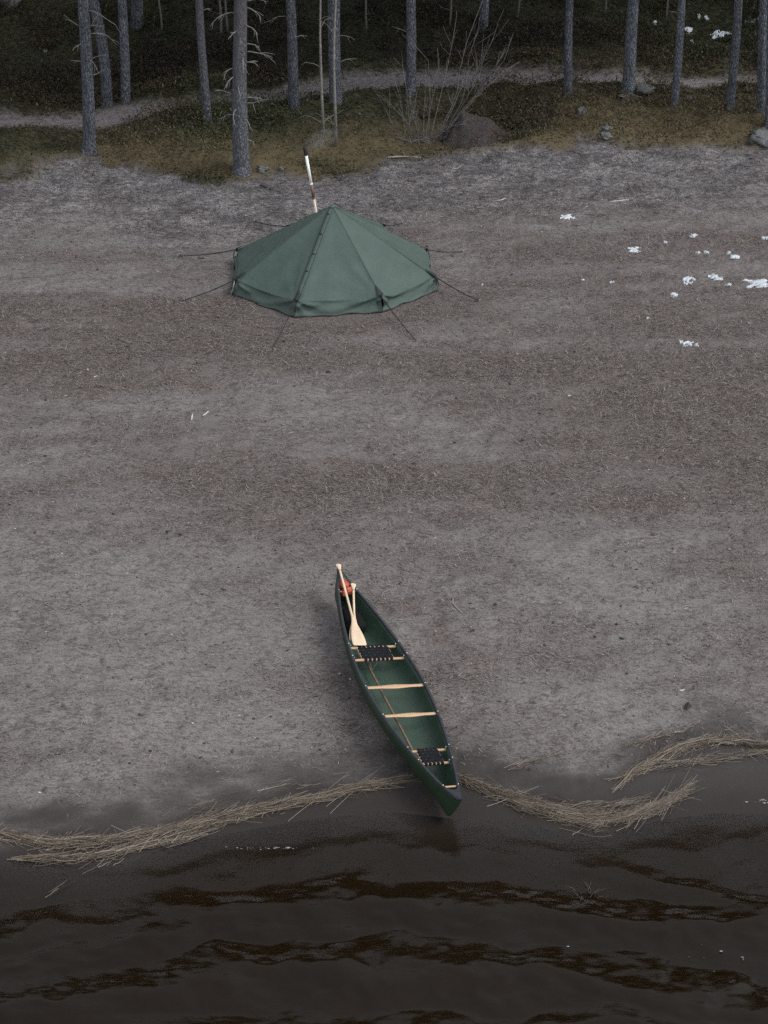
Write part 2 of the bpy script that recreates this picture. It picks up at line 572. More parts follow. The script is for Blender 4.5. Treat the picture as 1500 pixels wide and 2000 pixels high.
# ================================================================== WATER
def water():
    wx = grid_axis(-7.0, 7.0, .035, -420, 420, 26)
    wy = grid_axis(16.6, 22.4, .030, -220, 24.5, 10)
    A, B = np.meshgrid(wx, wy)
    crests = [
        # (crest trace in photograph pixels, height, width behind, width in front towards the shore)
        ([(-300, 1850), (0, 1836), (130, 1822), (250, 1805), (330, 1790), (430, 1776), (560, 1762), (690, 1756), (760, 1772), (870, 1776), (1000, 1786), (1120, 1798), (1300, 1812), (1500, 1806), (1800, 1800)], .084, .46, .46),
        ([(-300, 1975), (0, 1955), (130, 1952), (300, 1938), (420, 1910), (560, 1900), (700, 1892), (840, 1888), (960, 1902), (1080, 1904), (1180, 1925), (1300, 1946), (1500, 1985), (1800, 2000)], .100, .50, .54),
        ([(-300, 1720), (300, 1720), (560, 1664), (700, 1648), (820, 1656), (940, 1650), (1060, 1662), (1200, 1668), (1330, 1646), (1420, 1634), (1500, 1628), (1800, 1620)], .055, .34, .26),
        ([(-300, 2060), (0, 2050), (300, 2040), (600, 2020), (900, 2030), (1200, 2010), (1500, 2050), (1800, 2050)], .064, .36, .36),
        ([(-300, 1905), (60, 1882), (130, 1868), (240, 1850), (300, 1832), (420, 1822)], .036, .24, .19),
        ([(1080, 1700), (1180, 1690), (1300, 1722), (1400, 1745), (1500, 1770), (1800, 1790)], .046, .26, .22),
    ]
    zz = np.zeros_like(A)
    warp = (fbm(A * 1.5, B * 1.8, 101, 4, .45) - .5) * .62
    for tr, amp, wb, wf in crests:
        P = np.array([on_plane_z(a, b, WATER_Z)[:2] for a, b in tr])
        yc = np.interp(A, P[:, 0], P[:, 1])
        ends = sstep(P[0, 0] - .01, P[0, 0] + .5, A) * (1 - sstep(P[-1, 0] - .5, P[-1, 0] + .01, A))
        d = B - yc + warp
        prof = np.where(d < 0, np.exp(-(d / wb) ** 2), 1 - .7 * np.clip(d / wf, 0, 1) - .3 * sstep(0, wf, d))
        mod = .70 + .60 * np.clip(fbm(A * 1.6, B * 1.6, 111, 3) - .12, 0, 1)
        zz += amp * prof * ends * mod
    chop = (fbm(A * 2.4, B * 4.6, 121, 4, .5) - .5) * .018 + (fbm(A * 8.5, B * 15, 131, 3) - .5) * .005
    depth = WATER_Z - smooth_h(A, B)
    calm = sstep(-.02, .16, depth)
    zz = (zz + chop) * calm
    near = sstep(14.0, 16.7, B) * sstep(8.5, 6.5, np.abs(A))
    zz = zz * near
    top = np.column_stack([A.ravel(), B.ravel(), (WATER_Z + zz).ravel()])
    ny, nx = A.shape
    idx = np.arange(ny * nx).reshape(ny, nx)
    q = np.stack([idx[:-1, :-1], idx[:-1, 1:], idx[1:, 1:], idx[1:, :-1]], -1).reshape(-1, 4)
    # closed body: the same grid's rim carried straight down below the lake bed
    rim = np.concatenate([idx[0, :], idx[1:, -1], idx[-1, -2::-1], idx[-2:0:-1, 0]])
    low = top[rim].copy(); low[:, 2] = -12.0
    nb = len(top)
    V = np.vstack([top, low])
    k = len(rim)
    side = np.array([(rim[i], nb + i, nb + (i + 1) % k, rim[(i + 1) % k]) for i in range(k)])
    me = bpy.data.meshes.new('lake_water')
    fs = [tuple(f) for f in q.tolist()] + [tuple(f) for f in side.tolist()] + [tuple(range(nb + k - 1, nb - 1, -1))]
    me.from_pydata(V.tolist(), [], fs)
    me.polygons.foreach_set('use_smooth', [True] * len(q) + [False] * (k + 1))
    me.update()
    dp = np.concatenate([(depth + zz).ravel(), np.full(k, 5.0)])
    at = me.color_attributes.new('depth', 'FLOAT_COLOR', 'POINT')
    at.data.foreach_set('color', np.column_stack([dp, dp, dp, np.ones_like(dp)]).astype(np.float32).ravel())
    m = bpy.data.materials.new('peat_brown_water'); m.use_nodes = True
    n = m.node_tree; n.nodes.clear()
    out = N(n, 'ShaderNodeOutputMaterial')
    # peat-stained water: the lake bed fades out within a few decimetres of depth
    da = N(n, 'ShaderNodeAttribute', attribute_name='depth')
    ds = N(n, 'ShaderNodeSeparateColor'); n.links.new(da.outputs['Color'], ds.inputs[0])
    dep = maths(n, 'MAXIMUM', ds.outputs[0], 0.0)
    clear = maths(n, 'EXPONENT', maths(n, 'MULTIPLY', dep, -7.5))
    nz = noise_node(n, 15, 5, .62, obj_coords(n, (.6, 1.7, 1)), .5)
    bp = N(n, 'ShaderNodeBump'); bp.inputs['Strength'].default_value = .28; bp.inputs['Distance'].default_value = .010
    n.links.new(nz.outputs[0], bp.inputs['Height'])
    body = N(n, 'ShaderNodeBsdfPrincipled')
    body.inputs['Base Color'].default_value = (.0080, .0040, .0007, 1)
    body.inputs['IOR'].default_value = 1.333; body.inputs['Roughness'].default_value = .10
    n.links.new(bp.outputs[0], body.inputs['Normal'])
    tr = N(n, 'ShaderNodeBsdfTransparent')
    tc_ = N(n, 'ShaderNodeCombineColor'); tc_.inputs[0].default_value = 1.0
    n.links.new(maths(n, 'EXPONENT', maths(n, 'MULTIPLY', dep, -1.6)), tc_.inputs[1]); n.links.new(maths(n, 'EXPONENT', maths(n, 'MULTIPLY', dep, -3.4)), tc_.inputs[2])
    n.links.new(tc_.outputs[0], tr.inputs['Color'])
    gl = N(n, 'ShaderNodeBsdfGlossy'); gl.inputs['Roughness'].default_value = .10
    fr = N(n, 'ShaderNodeFresnel'); fr.inputs['IOR'].default_value = 1.333
    n.links.new(bp.outputs[0], gl.inputs['Normal']); n.links.new(bp.outputs[0], fr.inputs['Normal'])
    mx = N(n, 'ShaderNodeMixShader')
    n.links.new(fr.outputs[0], mx.inputs[0]); n.links.new(tr.outputs[0], mx.inputs[1]); n.links.new(gl.outputs[0], mx.inputs[2])
    m2 = N(n, 'ShaderNodeMixShader')
    n.links.new(clear, m2.inputs[0]); n.links.new(body.outputs[0], m2.inputs[1]); n.links.new(mx.outputs[0], m2.inputs[2])
    n.links.new(m2.outputs[0], out.inputs['Surface'])
    me.materials.append(m)
    o = link(bpy.data.objects.new('lake_water', me))
    tag(o, 'dark peat-brown lake water with small waves lapping the beach', 'water', kind='structure')


water()

# ================================================================== TREES
def bark_material(name, dark, mid, light, red=None):
    m, n, bs = new_mat(name)
    v = obj_coords(n, (1, 1, .28))
    vo = N(n, 'ShaderNodeTexVoronoi', feature='DISTANCE_TO_EDGE')
    vo.inputs['Scale'].default_value = 24
    nd = noise_node(n, 14, 4, .6, v)
    mixv = N(n, 'ShaderNodeVectorMath', operation='ADD')
    sc = N(n, 'ShaderNodeVectorMath', operation='SCALE'); sc.inputs['Scale'].default_value = .05
    n.links.new(nd.outputs['Color'], sc.inputs[0])
    n.links.new(v, mixv.inputs[0]); n.links.new(sc.outputs[0], mixv.inputs[1])
    n.links.new(mixv.outputs[0], vo.inputs['Vector'])
    nz = noise_node(n, 30, 6, .7, obj_coords(n, (1, 1, .5)))
    col = ramp(n, nz.outputs[0], [(.34, dark), (.52, mid), (.70, light)])
    crack = ramp(n, vo.outputs[0], [(.0, (1, 1, 1)), (.16, (0, 0, 0))])
    col = rgb_mix(n, maths(n, 'MULTIPLY', crack, .8), col, (.020, .018, .018))
    if red:
        tc = N(n, 'ShaderNodeTexCoord'); sx = N(n, 'ShaderNodeSeparateXYZ')
        n.links.new(tc.outputs['Object'], sx.inputs[0])
        hz = maths(n, 'ADD', sx.outputs[2], maths(n, 'MULTIPLY', nz.outputs[0], 1.2))
        f = N(n, 'ShaderNodeMapRange'); n.links.new(hz, f.inputs[0])
        f.inputs[1].default_value = red[0]; f.inputs[2].default_value = red[1]
        col = rgb_mix(n, f.outputs[0], col, rgb_mix(n, nz.outputs[0], (.050, .047, .052), (.124, .118, .127)))
    oi = N(n, 'ShaderNodeObjectInfo')
    blot = noise_node(n, 3.2, 4, .6, obj_coords(n, (1, 1, .6)))
    vary = maths(n, 'ADD', maths(n, 'MULTIPLY', oi.outputs['Random'], .45), maths(n, 'MULTIPLY', blot.outputs[0], .9))
    vc = N(n, 'ShaderNodeCombineColor')
    for q in range(3):
        n.links.new(maths(n, 'ADD', vary, .32 + .02 * q), vc.inputs[q])
    col = rgb_mix(n, 1.0, col, vc.outputs[0], 'MULTIPLY')
    n.links.new(col, bs.inputs['Base Color'])
    bs.inputs['Roughness'].default_value = .92
    bs.inputs['Specular IOR Level'].default_value = .15
    h = maths(n, 'ADD', maths(n, 'MULTIPLY', vo.outputs[0], 2.0), nz.outputs[0])
    bump(n, h, .9, .03, bs)
    return m


BARK = bark_material('grey_pine_bark', (.053, .057, .066), (.126, .134, .154), (.240, .252, .276))
BARK_RED = bark_material('grey_and_reddish_pine_bark', (.053, .056, .064), (.122, .128, .144), (.230, .240, .260), (1.0, 4.2))
DEADWOOD = simple_mat('bleached_dead_wood', (.10, .097, .10), (.225, .218, .222), 30, .85)
NEEDLE = attr_mat('pine_needles', .7)


def crown_mesh(name, seed, h0, h1, rad):
    r = np.random.default_rng(seed)
    vs = []; fs = []; tint = []
    for b in range(46):
        t = r.random()
        z = h0 + (h1 - h0) * t
        rr = rad * (1 - .72 * t ** 1.5) * (.45 + .75 * r.random())
        an = r.random() * 6.283
        c = np.array([math.cos(an) * rr * .75, math.sin(an) * rr * .75, z])
        shade = .6 + .8 * r.random()
        for k in range(46):
            p = c + r.normal(0, 1, 3) * np.array([.42, .42, .17]) * (.6 + .5 * (1 - t))
            d = r.normal(0, 1, 3); d /= np.linalg.norm(d)
            e = np.cross(d, r.normal(0, 1, 3)); e /= np.linalg.norm(e)
            L = .12 + .14 * r.random(); w = .05 + .05 * r.random()
            i = len(vs)
            vs += [p - d * L - e * w, p + e * w * 1.2, p + d * L - e * w * .3]
            fs.append((i, i + 1, i + 2))
            g = shade * (.75 + .5 * r.random())
            tint += [(.040 * g, .062 * g, .026 * g)] * 3
    o = fast_mesh(name, np.array(vs), np.array(fs), NEEDLE, np.array(tint))
    me = o.data
    bpy.data.objects.remove(o)
    return me


CROWNS = [crown_mesh('crown', 200 + i, 6.6 + .5 * i, 14.6 + .6 * i, 2.3 + .25 * i) for i in range(3)]


def trunk_mb(axis, radii, seg=22, seed=0):
    """axis: list of points, radii per point; furrowed, slightly fluted surface"""
    vs = []; fs = []
    n = len(axis)
    for i, (p, r) in enumerate(zip(axis, radii)):
        for k in range(seg):
            an = 2 * math.pi * k / seg
            nz = float(vnoise(np.array([k * .9 if k < seg / 2 else (seg - k) * .9]), np.array([i * .35 + seed * 7]), seed)[0]) - .5
            rr = r * (1 + .13 * nz)
            if i < 4:
                rr *= 1 + .16 * max(0, math.sin(an * 3 + seed)) * (4 - i) / 4
            vs.append((p[0] + rr * math.cos(an), p[1] + rr * math.sin(an), p[2]))
    for i in range(n - 1):
        for k in range(seg):
            a = i * seg + k; b = i * seg + (k + 1) % seg
            fs.append((a, b, b + seg, a + seg))
    fs.append(tuple(range((n - 1) * seg, n * seg)))
    mb = MB(); mb.add(vs, fs)
    return mb


def pine(base, top_x, w_base, w_top, label, mat=BARK, mid_x=None, crown=0, height=15.5, flare=.45, group='pines at the forest edge', lean=None):
    """base: photo pixel of the foot; top_x: photo column where the trunk leaves the picture"""
    g = ground_at(*base)
    depth = g[1] * math.cos(PITCH) - (g[2] - CAM_Z) * math.sin(PITCH)
    tp = on_plane_y(top_x, 0, g[1])
    hh = tp[2] - g[2]
    dtop = tp[1] * math.cos(PITCH) - (tp[2] - CAM_Z) * math.sin(PITCH)
    rb = w_base * depth / FPX / 2; rt = w_top * dtop / FPX / 2
    if hh < .9:
        rt = rb * .93
    root = empty('pine_tree', (g[0], g[1], g[2] - .12), label, 'pine tree', group)
    dx = (tp[0] - g[0]) / max(hh, .6)
    dx = max(-.16, min(.16, dx))
    slope = max(0.0, (rb - rt) / max(hh, 1.0))
    axis = []; radii = []
    zs = [0, .06, .12, .2, .3, .42, .58, .8] + list(np.arange(1.05, 6.0, .28)) + list(np.arange(6.2, height, .9))
    r = np.random.default_rng(int(base[0]))
    ph = r.random() * 6
    for z in zs:
        t = min(z, 4.5) + max(0, z - 4.5) * .35
        x = dx * t + .018 * math.sin(z * 1.3 + ph)
        if mid_x is not None:
            x += mid_x * math.sin(min(z / max(hh, .6), 1) * math.pi)
        y = .02 * math.sin(z * .9 + ph * 2)
        rr = rb * 1.0 - slope * min(z, 4.0)
        rr *= max(.12, 1 - max(0, z - 4.0) / (height - 2.5))
        rr = rr * .93 + rb * flare * math.exp(-z / .13)
        axis.append((x, y, z)); radii.append(rr)
    trunk_mb(axis, radii, 24, int(base[0]) % 97).build('trunk', mat, root)
    co = bpy.data.objects.new('crown', CROWNS[crown % 3])
    link(co, root)
    top = axis[-1]
    co.location = (top[0] * .75, 0, 0)
    co.rotation_euler = (0, 0, r.random() * 6.28)
    return root, axis, radii


def branch(root, axis, radii, z, az, length, droop, twigs=3, r0=.014, seed=0):
    rr = np.random.default_rng(seed)
    zs = np.array([a[2] for a in axis])
    x0 = np.interp(z, zs, [a[0] for a in axis]); y0 = np.interp(z, zs, [a[1] for a in axis]); rad = np.interp(z, zs, radii)
    mb = MB()

    def limb(p, d, L, r, droop, n=7):
        pts = []; q = np.array(p, float); d = np.array(d, float)
        for i in range(n):
            pts.append(q.copy())
            d = d + np.array([0, 0, -.72 * droop / n]) + rr.normal(0, .15, 3)
            d /= np.linalg.norm(d)
            q = q + d * L / (n - 1)
        mb.tube(pts, list(np.linspace(r, r * .35, n)), 6)
        return pts
    d = np.array([math.cos(az), math.sin(az), .25])
    pts = limb((x0 + math.cos(az) * rad * .8, y0 + math.sin(az) * rad * .8, z), d, length, r0, droop)
    for k in range(twigs):
        i = int(rr.integers(2, 6))
        dd = pts[min(i + 1, 6)] - pts[i]; dd /= np.linalg.norm(dd)
        dd = dd + rr.normal(0, .55, 3); dd[2] -= .2
        limb(pts[i], dd / np.linalg.norm(dd), length * (.25 + .3 * rr.random()), r0 * .55, droop * .6, 5)
    mb.build('dead_branch', DEADWOOD, root)


trees = {}
T = [
    ('a', (176, 286), 162, 27, 23, 'slim grey pine standing furthest left in front of the path, with few dead branches', BARK, None, 0),
    ('b', (210, 203), 182, 22, 22, 'grey pine with a bent leaning trunk, close behind the leftmost pine', BARK, .08, 1),
    ('c', (244, 197), 239, 21, 19, 'straight grey pine behind the path beside the bent one', BARK, None, 2),
    ('d', (404, 237), 390, 18, 16, 'thin pine with reddish upper bark leaning left beside the footpath', BARK_RED, None, 0),
    ('e', (471, 334), 468, 35, 27, 'thickest pine, nearest the tent, bristling with pale dead branches', BARK_RED, None, 1),
    ('f', (576, 211), 566, 23, 20, 'grey pine in front of the path, between the branchy pine and the thin birches', BARK, None, 2),
    ('g', (655, 196), 653, 25, 28, 'stout grey pine standing behind the right of two thin birch saplings', BARK, None, 0),
    ('h', (802, 180), 802, 20, 20, 'pale grey straight pine behind the left side of the bare shrub', BARK, None, 1),
    ('i', (942, 54), 946, 20, 20, 'distant pine up on the dark hillside above the bare shrub', BARK, None, 2),
    ('j', (1109, 188), 1114, 18, 17, 'slender straight pine just right of the earth mound, in front of the path', BARK, None, 0),
    ('k', (1226, 173), 1239, 27, 23, 'stout pine with flared exposed roots on the path edge', BARK, None, 1),
    ('l', (1318, 205), 1331, 16, 16, 'slender pine leaning right, next right of the stout root-flared pine', BARK, None, 2),
    ('m', (1426, 212), 1442, 19, 17, 'leaning grey pine beyond the ochre moss, second from the right edge group', BARK, None, 0),
    ('n', (1486, 217), 1494, 20, 19, 'grey pine at the right edge, behind the half cut-off pine', BARK, None, 1),
    ('o', (1501, 246), 1508, 16, 16, 'pine cut in half by the right edge of the photo, in front of another', BARK, None, 2),
    ('p', (268, 46), 267, 26, 27, 'far grey pine trunk high on the dark slope behind the left pines', BARK, None, 1),
]
for key, base, tx, wb, wt, lab, mat, mid, cr in T:
    trees[key] = pine(base, tx, wb, wt, lab, mat, mid, cr, 14.5 + (hash(key) % 1) + 1.2 * (cr), .75 if key == 'k' else .38)
# dead branches: azimuth 0 = right, pi = left, -pi/2 = towards the camera
tr = trees['e']
BR = [(3.5, 3.0, .62, 1.9), (3.6, .3, .50, 1.2), (3.3, -.7, .42, 1.9), (3.15, -2.2, .30, 2.2), (2.85, .15, .30, 1.6), (2.7, -.35, .62, 1.0), (2.6, -1.1, .42, 1.9),
      (2.35, 3.5, .40, 2.0), (2.2, -2.5, .38, 2.1), (2.45, .5, .36, 1.5), (1.8, 3.25, .42, .8), (1.72, .05, .34, 1.0), (1.62, -.45, .60, 1.0), (1.52, -2.0, .40, 2.2),
      (1.35, 3.0, .34, 1.7), (1.3, -.9, .30, 2.0), (.80, .25, .28, 1.5), (3.0, -1.5, .30, 2.3), (2.0, -1.7, .28, 2.3), (3.75, -.2, .55, 1.0)]
for i, (z, az, L, dr) in enumerate(BR):
    branch(*tr, z, az, L, dr, 3, .014, 300 + i)
tr = trees['a']
for i, (z, az, L, dr) in enumerate([(2.75, 3.2, .42, .1), (2.75, .1, .3, .3), (3.1, -.5, .95, 1.9), (2.6, -.1, .75, 1.7), (2.4, -2.4, .3, 1.4), (2.0, 3.3, .25, .5), (2.05, -.9, .5, 2.0),
                                    (1.7, .1, .25, 0), (2.05, .2, .3, .1)]):
    branch(*tr, z, az, L, dr, 1, .011, 330 + i)
for key, lst in {'d': [(2.6, .1, .22, .3)], 'f': [(1.75, .2, .3, .6), (2.2, 2.9, .5, 1.3)], 'g': [(1.0, .2, .5, .3), (1.6, .0, .4, .8)], 'l': [(2.2, 3.0, .25, .2)], 'h': [(1.5, 3.0, .4, -.4)]}.items():
    for i, (z, az, L, dr) in enumerate(lst):
        branch(*trees[key], z, az, L, dr, 2, .010, 350 + i)

# thin young stems standing in the dark slope
SAP = simple_mat('thin_grey_stems', (.060, .052, .046), (.13, .118, .108), 25, .9)
SPL = [(432, 72, 1.5, 'thin grey stem on the slope, left of a close pair beside the branchy pine'),
       (446, 66, 1.3, 'thin grey stem on the slope, right of a close pair beside the branchy pine'),
       (317, 62, 1.2, 'lone thin brown stem on the dark slope between the left pines and the reddish pine'),
       (716, 60, 1.1, 'thin stem on the dark slope between the birches and the pale straight pine'),
       (878, 52, 1.2, 'thin stem on the dark slope left of the distant hillside pine'),
       (1010, 34, 1.0, 'short thin stem on the dark slope right of the distant hillside pine'),
       (1181, 30, 1.1, 'thin stem on the dark slope just left of the stout root-flared pine'),
       (1301, 38, 1.1, 'thin stem on the dark slope between the stout pine and the slender leaning one')]
for i, (px, py, w, lab) in enumerate(SPL):
    g = ground_at(px, py)
    root = empty('young_tree', g, lab, 'young tree', 'thin young stems on the dark slope')
    rr = np.random.default_rng(500 + i)
    pts = [np.array([0, 0, -.1])]
    d = np.array([rr.normal(0, .05), rr.normal(0, .05), 1.0])
    for k in range(9):
        pts.append(pts[-1] + d * .5 + rr.normal(0, .02, 3))
    mb = MB(); mb.tube(pts, list(np.linspace(.022 * w, .008, 10)), 7); mb.build('stem', SAP, root)
    for k in range(4):
        p = pts[1 + k]
        a = rr.random() * 6.28
        q = [p + np.array([math.cos(a), math.sin(a), .5]) * s * (.3 + .2 * rr.random()) + rr.normal(0, .02, 3) * s for s in np.linspace(0, 1, 5)]
        mb = MB(); mb.tube(q, list(np.linspace(.006, .003, 5)), 5); mb.build('twig', SAP, root)

# two birch saplings behind the tent
BIRCH = simple_mat('young_birch_bark', (.10, .094, .088), (.24, .225, .21), 18, .8)
for base, via, lab in [((633, 264), [(629, 200), (627, 140), (625, 70), (626, 0)], 'thin birch sapling behind the stovepipe, the left one of two'),
                       ((657, 286), [(654, 190), (652, 130), (653, 60), (656, 0)], 'thin birch sapling in front of the stout pine, the right one of two')]:
    g = ground_at(*base)
    root = empty('birch_sapling', g, lab, 'birch sapling', 'birch saplings behind the tent')
    pts = [np.array([0, 0, -.1])]
    for v in via:
        pts.append(on_plane_y(v[0], v[1], g[1]) - g)
    e = pts[-1]; d = (pts[-1] - pts[-2]) / np.linalg.norm(pts[-1] - pts[-2])
    for k in range(1, 4):
        pts.append(e + d * k * .9 + np.array([.06 * k, .05, 0]))
    mb = MB(); mb.tube(pts, list(np.linspace(.034, .010, len(pts))), 9); mb.build('trunk', BIRCH, root)
    rr = np.random.default_rng(int(base[0]))
    for k in range(13):
        t = .25 + .75 * rr.random() if k > 2 else .06
        f = t * (len(pts) - 1); i = int(min(f, len(pts) - 2)); p = pts[i] + (pts[i + 1] - pts[i]) * (f - i)
        a = rr.random() * 6.28; L = .35 + .5 * rr.random()
        q = [p + np.array([math.cos(a) * .8, math.sin(a) * .8, .75 - .5 * s]) * s * L + rr.normal(0, .025, 3) * s for s in np.linspace(0, 1, 6)]
        mb = MB(); mb.tube(q, list(np.linspace(.008, .003, 6)), 5); mb.build('twig', BIRCH, root)


# the rest of the wood behind and beside the picture: one uncountable mass, unseen, added to darken floor and reflections
def far_wood():
    r = np.random.default_rng(77)
    tri = CROWNS
    VS = []; FS = []; TT = []; nb = 0
    cv = []
    for me in CROWNS:
        co = np.empty(len(me.vertices) * 3, np.float32); me.vertices.foreach_get('co', co)
        cv.append(co.reshape(-1, 3))
    spots = []
    for _ in range(900):
        x, y = r.uniform(-34, 34), r.uniform(46, 92)
        if y < 56.5 and abs(x) < 9.6:
            continue
        if y < 45 + 2.5:
            continue
        if any((x - a) ** 2 + (y - b) ** 2 < 2.9 ** 2 for a, b in spots):
            continue
        spots.append((x, y))
    for x, y in spots:
        z = gz(x, y) - .1
        v = cv[int(r.integers(0, 3))]
        a = r.random() * 6.28; s = .9 + .35 * r.random()
        M = np.array([[math.cos(a), -math.sin(a), 0], [math.sin(a), math.cos(a), 0], [0, 0, 1]])
        keep = np.repeat(r.random(len(v) // 3) < .5, 3)
        w = (v[keep] @ M.T) * np.array([1.25, 1.25, 1]) * s + np.array([x, y, z])
        VS.append(w); FS.append(np.arange(len(w)).reshape(-1, 3) + nb); nb += len(w)
        g = .5 + .9 * r.random()
        TT.append(np.tile(np.array([.040, .060, .026]) * g, (len(w), 1)))
        # trunk: a tapering six-sided column
        hh = 13 * s; rad = .11 + .07 * r.random()
        an = np.arange(6) * math.pi / 3
        lo = np.column_stack([x + rad * 1.15 * np.cos(an), y + rad * 1.15 * np.sin(an), np.full(6, z)])
        hi = np.column_stack([x + rad * .3 * np.cos(an), y + rad * .3 * np.sin(an), np.full(6, z + hh)])
        f = []
        for k in range(6):
            j = (k + 1) % 6
            f += [(k, j, 6 + j), (k, 6 + j, 6 + k)]
        VS.append(np.vstack([lo, hi])); FS.append(np.array(f) + nb); nb += 12
        TT.append(np.tile(np.array([.09, .092, .10]), (12, 1)))
    o = fast_mesh('unseen_pine_wood', np.vstack(VS), np.vstack(FS), NEEDLE, np.vstack(TT))
    tag(o, 'dense pine wood continuing up the slope behind the edge trees', 'pine wood', kind='stuff')  # the long thin second row imitates a bluish sheen on the water


far_wood()

# ================================================================== UNDERGROWTH and DEAD GRASS
def blades(P, L, W, az, el, bend, tint):
    """bent two-segment blades; P (n,3)"""
    n = len(P)
    d = np.column_stack([np.cos(az) * np.cos(el), np.sin(az) * np.cos(el), np.sin(el)])
    s = np.column_stack([-np.sin(az), np.cos(az), np.zeros(n)])
    m = P + d * (L * .55)[:, None]
    d2 = d.copy(); d2[:, 2] -= bend
    d2 += s * (rng.normal(0, .35, n))[:, None]
    d2 /= np.linalg.norm(d2, axis=1)[:, None]
    e = m + d2 * (L * .45)[:, None]
    hw = (W / 2)[:, None]
    up = np.array([0, 0, .3])
    V = np.stack([P - s * hw, P + s * hw, m - s * hw * .9 + up * hw, m + s * hw * .9 + up * hw, e], 1).reshape(-1, 3)
    b = (np.arange(n) * 5)[:, None]
    F = np.concatenate([b + np.array([[0, 1, 3]]), b + np.array([[0, 3, 2]]), b + np.array([[2, 3, 4]])], 1).reshape(-1, 3)
    return V, F, np.repeat(tint, 5, 0)


def dead_grass():
    n = 620000
    # denser towards the lake side, where the picture is larger
    x = rng.uniform(-8.6, 8.6, n); y = 20.8 + 22.5 * rng.random(n) ** 1.1
    keep = np.abs(x) < .21 * y + .9
    x, y = x[keep], y[keep]
    sh = smooth_h(x, y)
    ed = y - np.interp(x, EDGE[:, 0], EDGE[:, 1])
    ms = moss_mask(x, y)
    gb = .36 + .26 * np.exp(-((y - 34.6) / 3.6) ** 2) + .16 * np.exp(-((y - 29.0) / 2.0) ** 2) + .10 * sstep(2, 6, x) * np.exp(-((y - 30.5) / 3) ** 2) - .20 * sstep(26.5, 22.0, y) + 1.0 * patches(x, y)
    g = np.clip(gb + (fbm(x * .30, y * 1.25, 61, 5, .6) - .5) * 1.5 + (fbm(x * .12, y * .5, 67, 3) - .5) * .5, 0, 1)
    clump = fbm(x * 3.4, y * 5.2, 141, 3)
    dens = np.clip(.10 + .85 * g, 0, 1) * sstep(.36, .62, clump + .22 * g) + .04
    dens *= sstep(WATER_Z + .08, WATER_Z + .24, sh) * (1 - ms)
    keep = rng.random(len(x)) < dens
    x, y, g, ed = x[keep], y[keep], g[keep], ed[keep]
    # nothing grows through the tent floor or the canoe
    cx = np.hypot(x - TENT_C[0], y - TENT_C[1]) > 1.78
    a = np.array([math.cos(CAN['yaw']), math.sin(CAN['yaw'])]); s = np.array([a[1], -a[0]])
    u = (x - CAN['c'][0]) * a[0] + (y - CAN['c'][1]) * a[1]; w = (x - CAN['c'][0]) * s[0] + (y - CAN['c'][1]) * s[1]
    cx &= ~((np.abs(u) < 2.45) & (np.abs(w) < .46))
    x, y, g, ed = x[cx], y[cx], g[cx], ed[cx]
    n = len(x)
    P = np.column_stack([x, y, H(x, y) + .004])
    L = rng.gamma(5, .016, n) * (.75 + .5 * g); W = rng.uniform(.003, .0075, n)
    az = rng.normal(0, .8, n) + np.where(rng.random(n) < .5, 0, math.pi) + (fbm(x * .5, y * .5, 151, 2) - .5) * 3
    el = np.abs(rng.normal(.06, .22, n))
    k = rng.random(n)
    pal = np.array([[.29, .256, .234], [.210, .174, .154], [.112, .090, .080], [.046, .039, .035], [.42, .395, .365]])
    ci = np.select([k < .26, k < .52, k < .76, k < .955], [0, 1, 2, 3], 4)
    tint = pal[ci] * rng.uniform(.68, 1.08, n)[:, None]
    greyer = sstep(-3.5, -1.5, ed)[:, None]
    tint = tint * (1 - greyer) + (tint.mean(1, keepdims=True) * np.array([.98, .98, 1.02])) * greyer
    V, F, t = blades(P, L, W, az, el, .25, tint)
    o = fast_mesh('dead_grass', V, F, attr_mat('dead_grass_blades', .85), t)
    tag(o, 'thin mat of flattened dead grass covering the sandy beach', 'dead grass', kind='stuff')


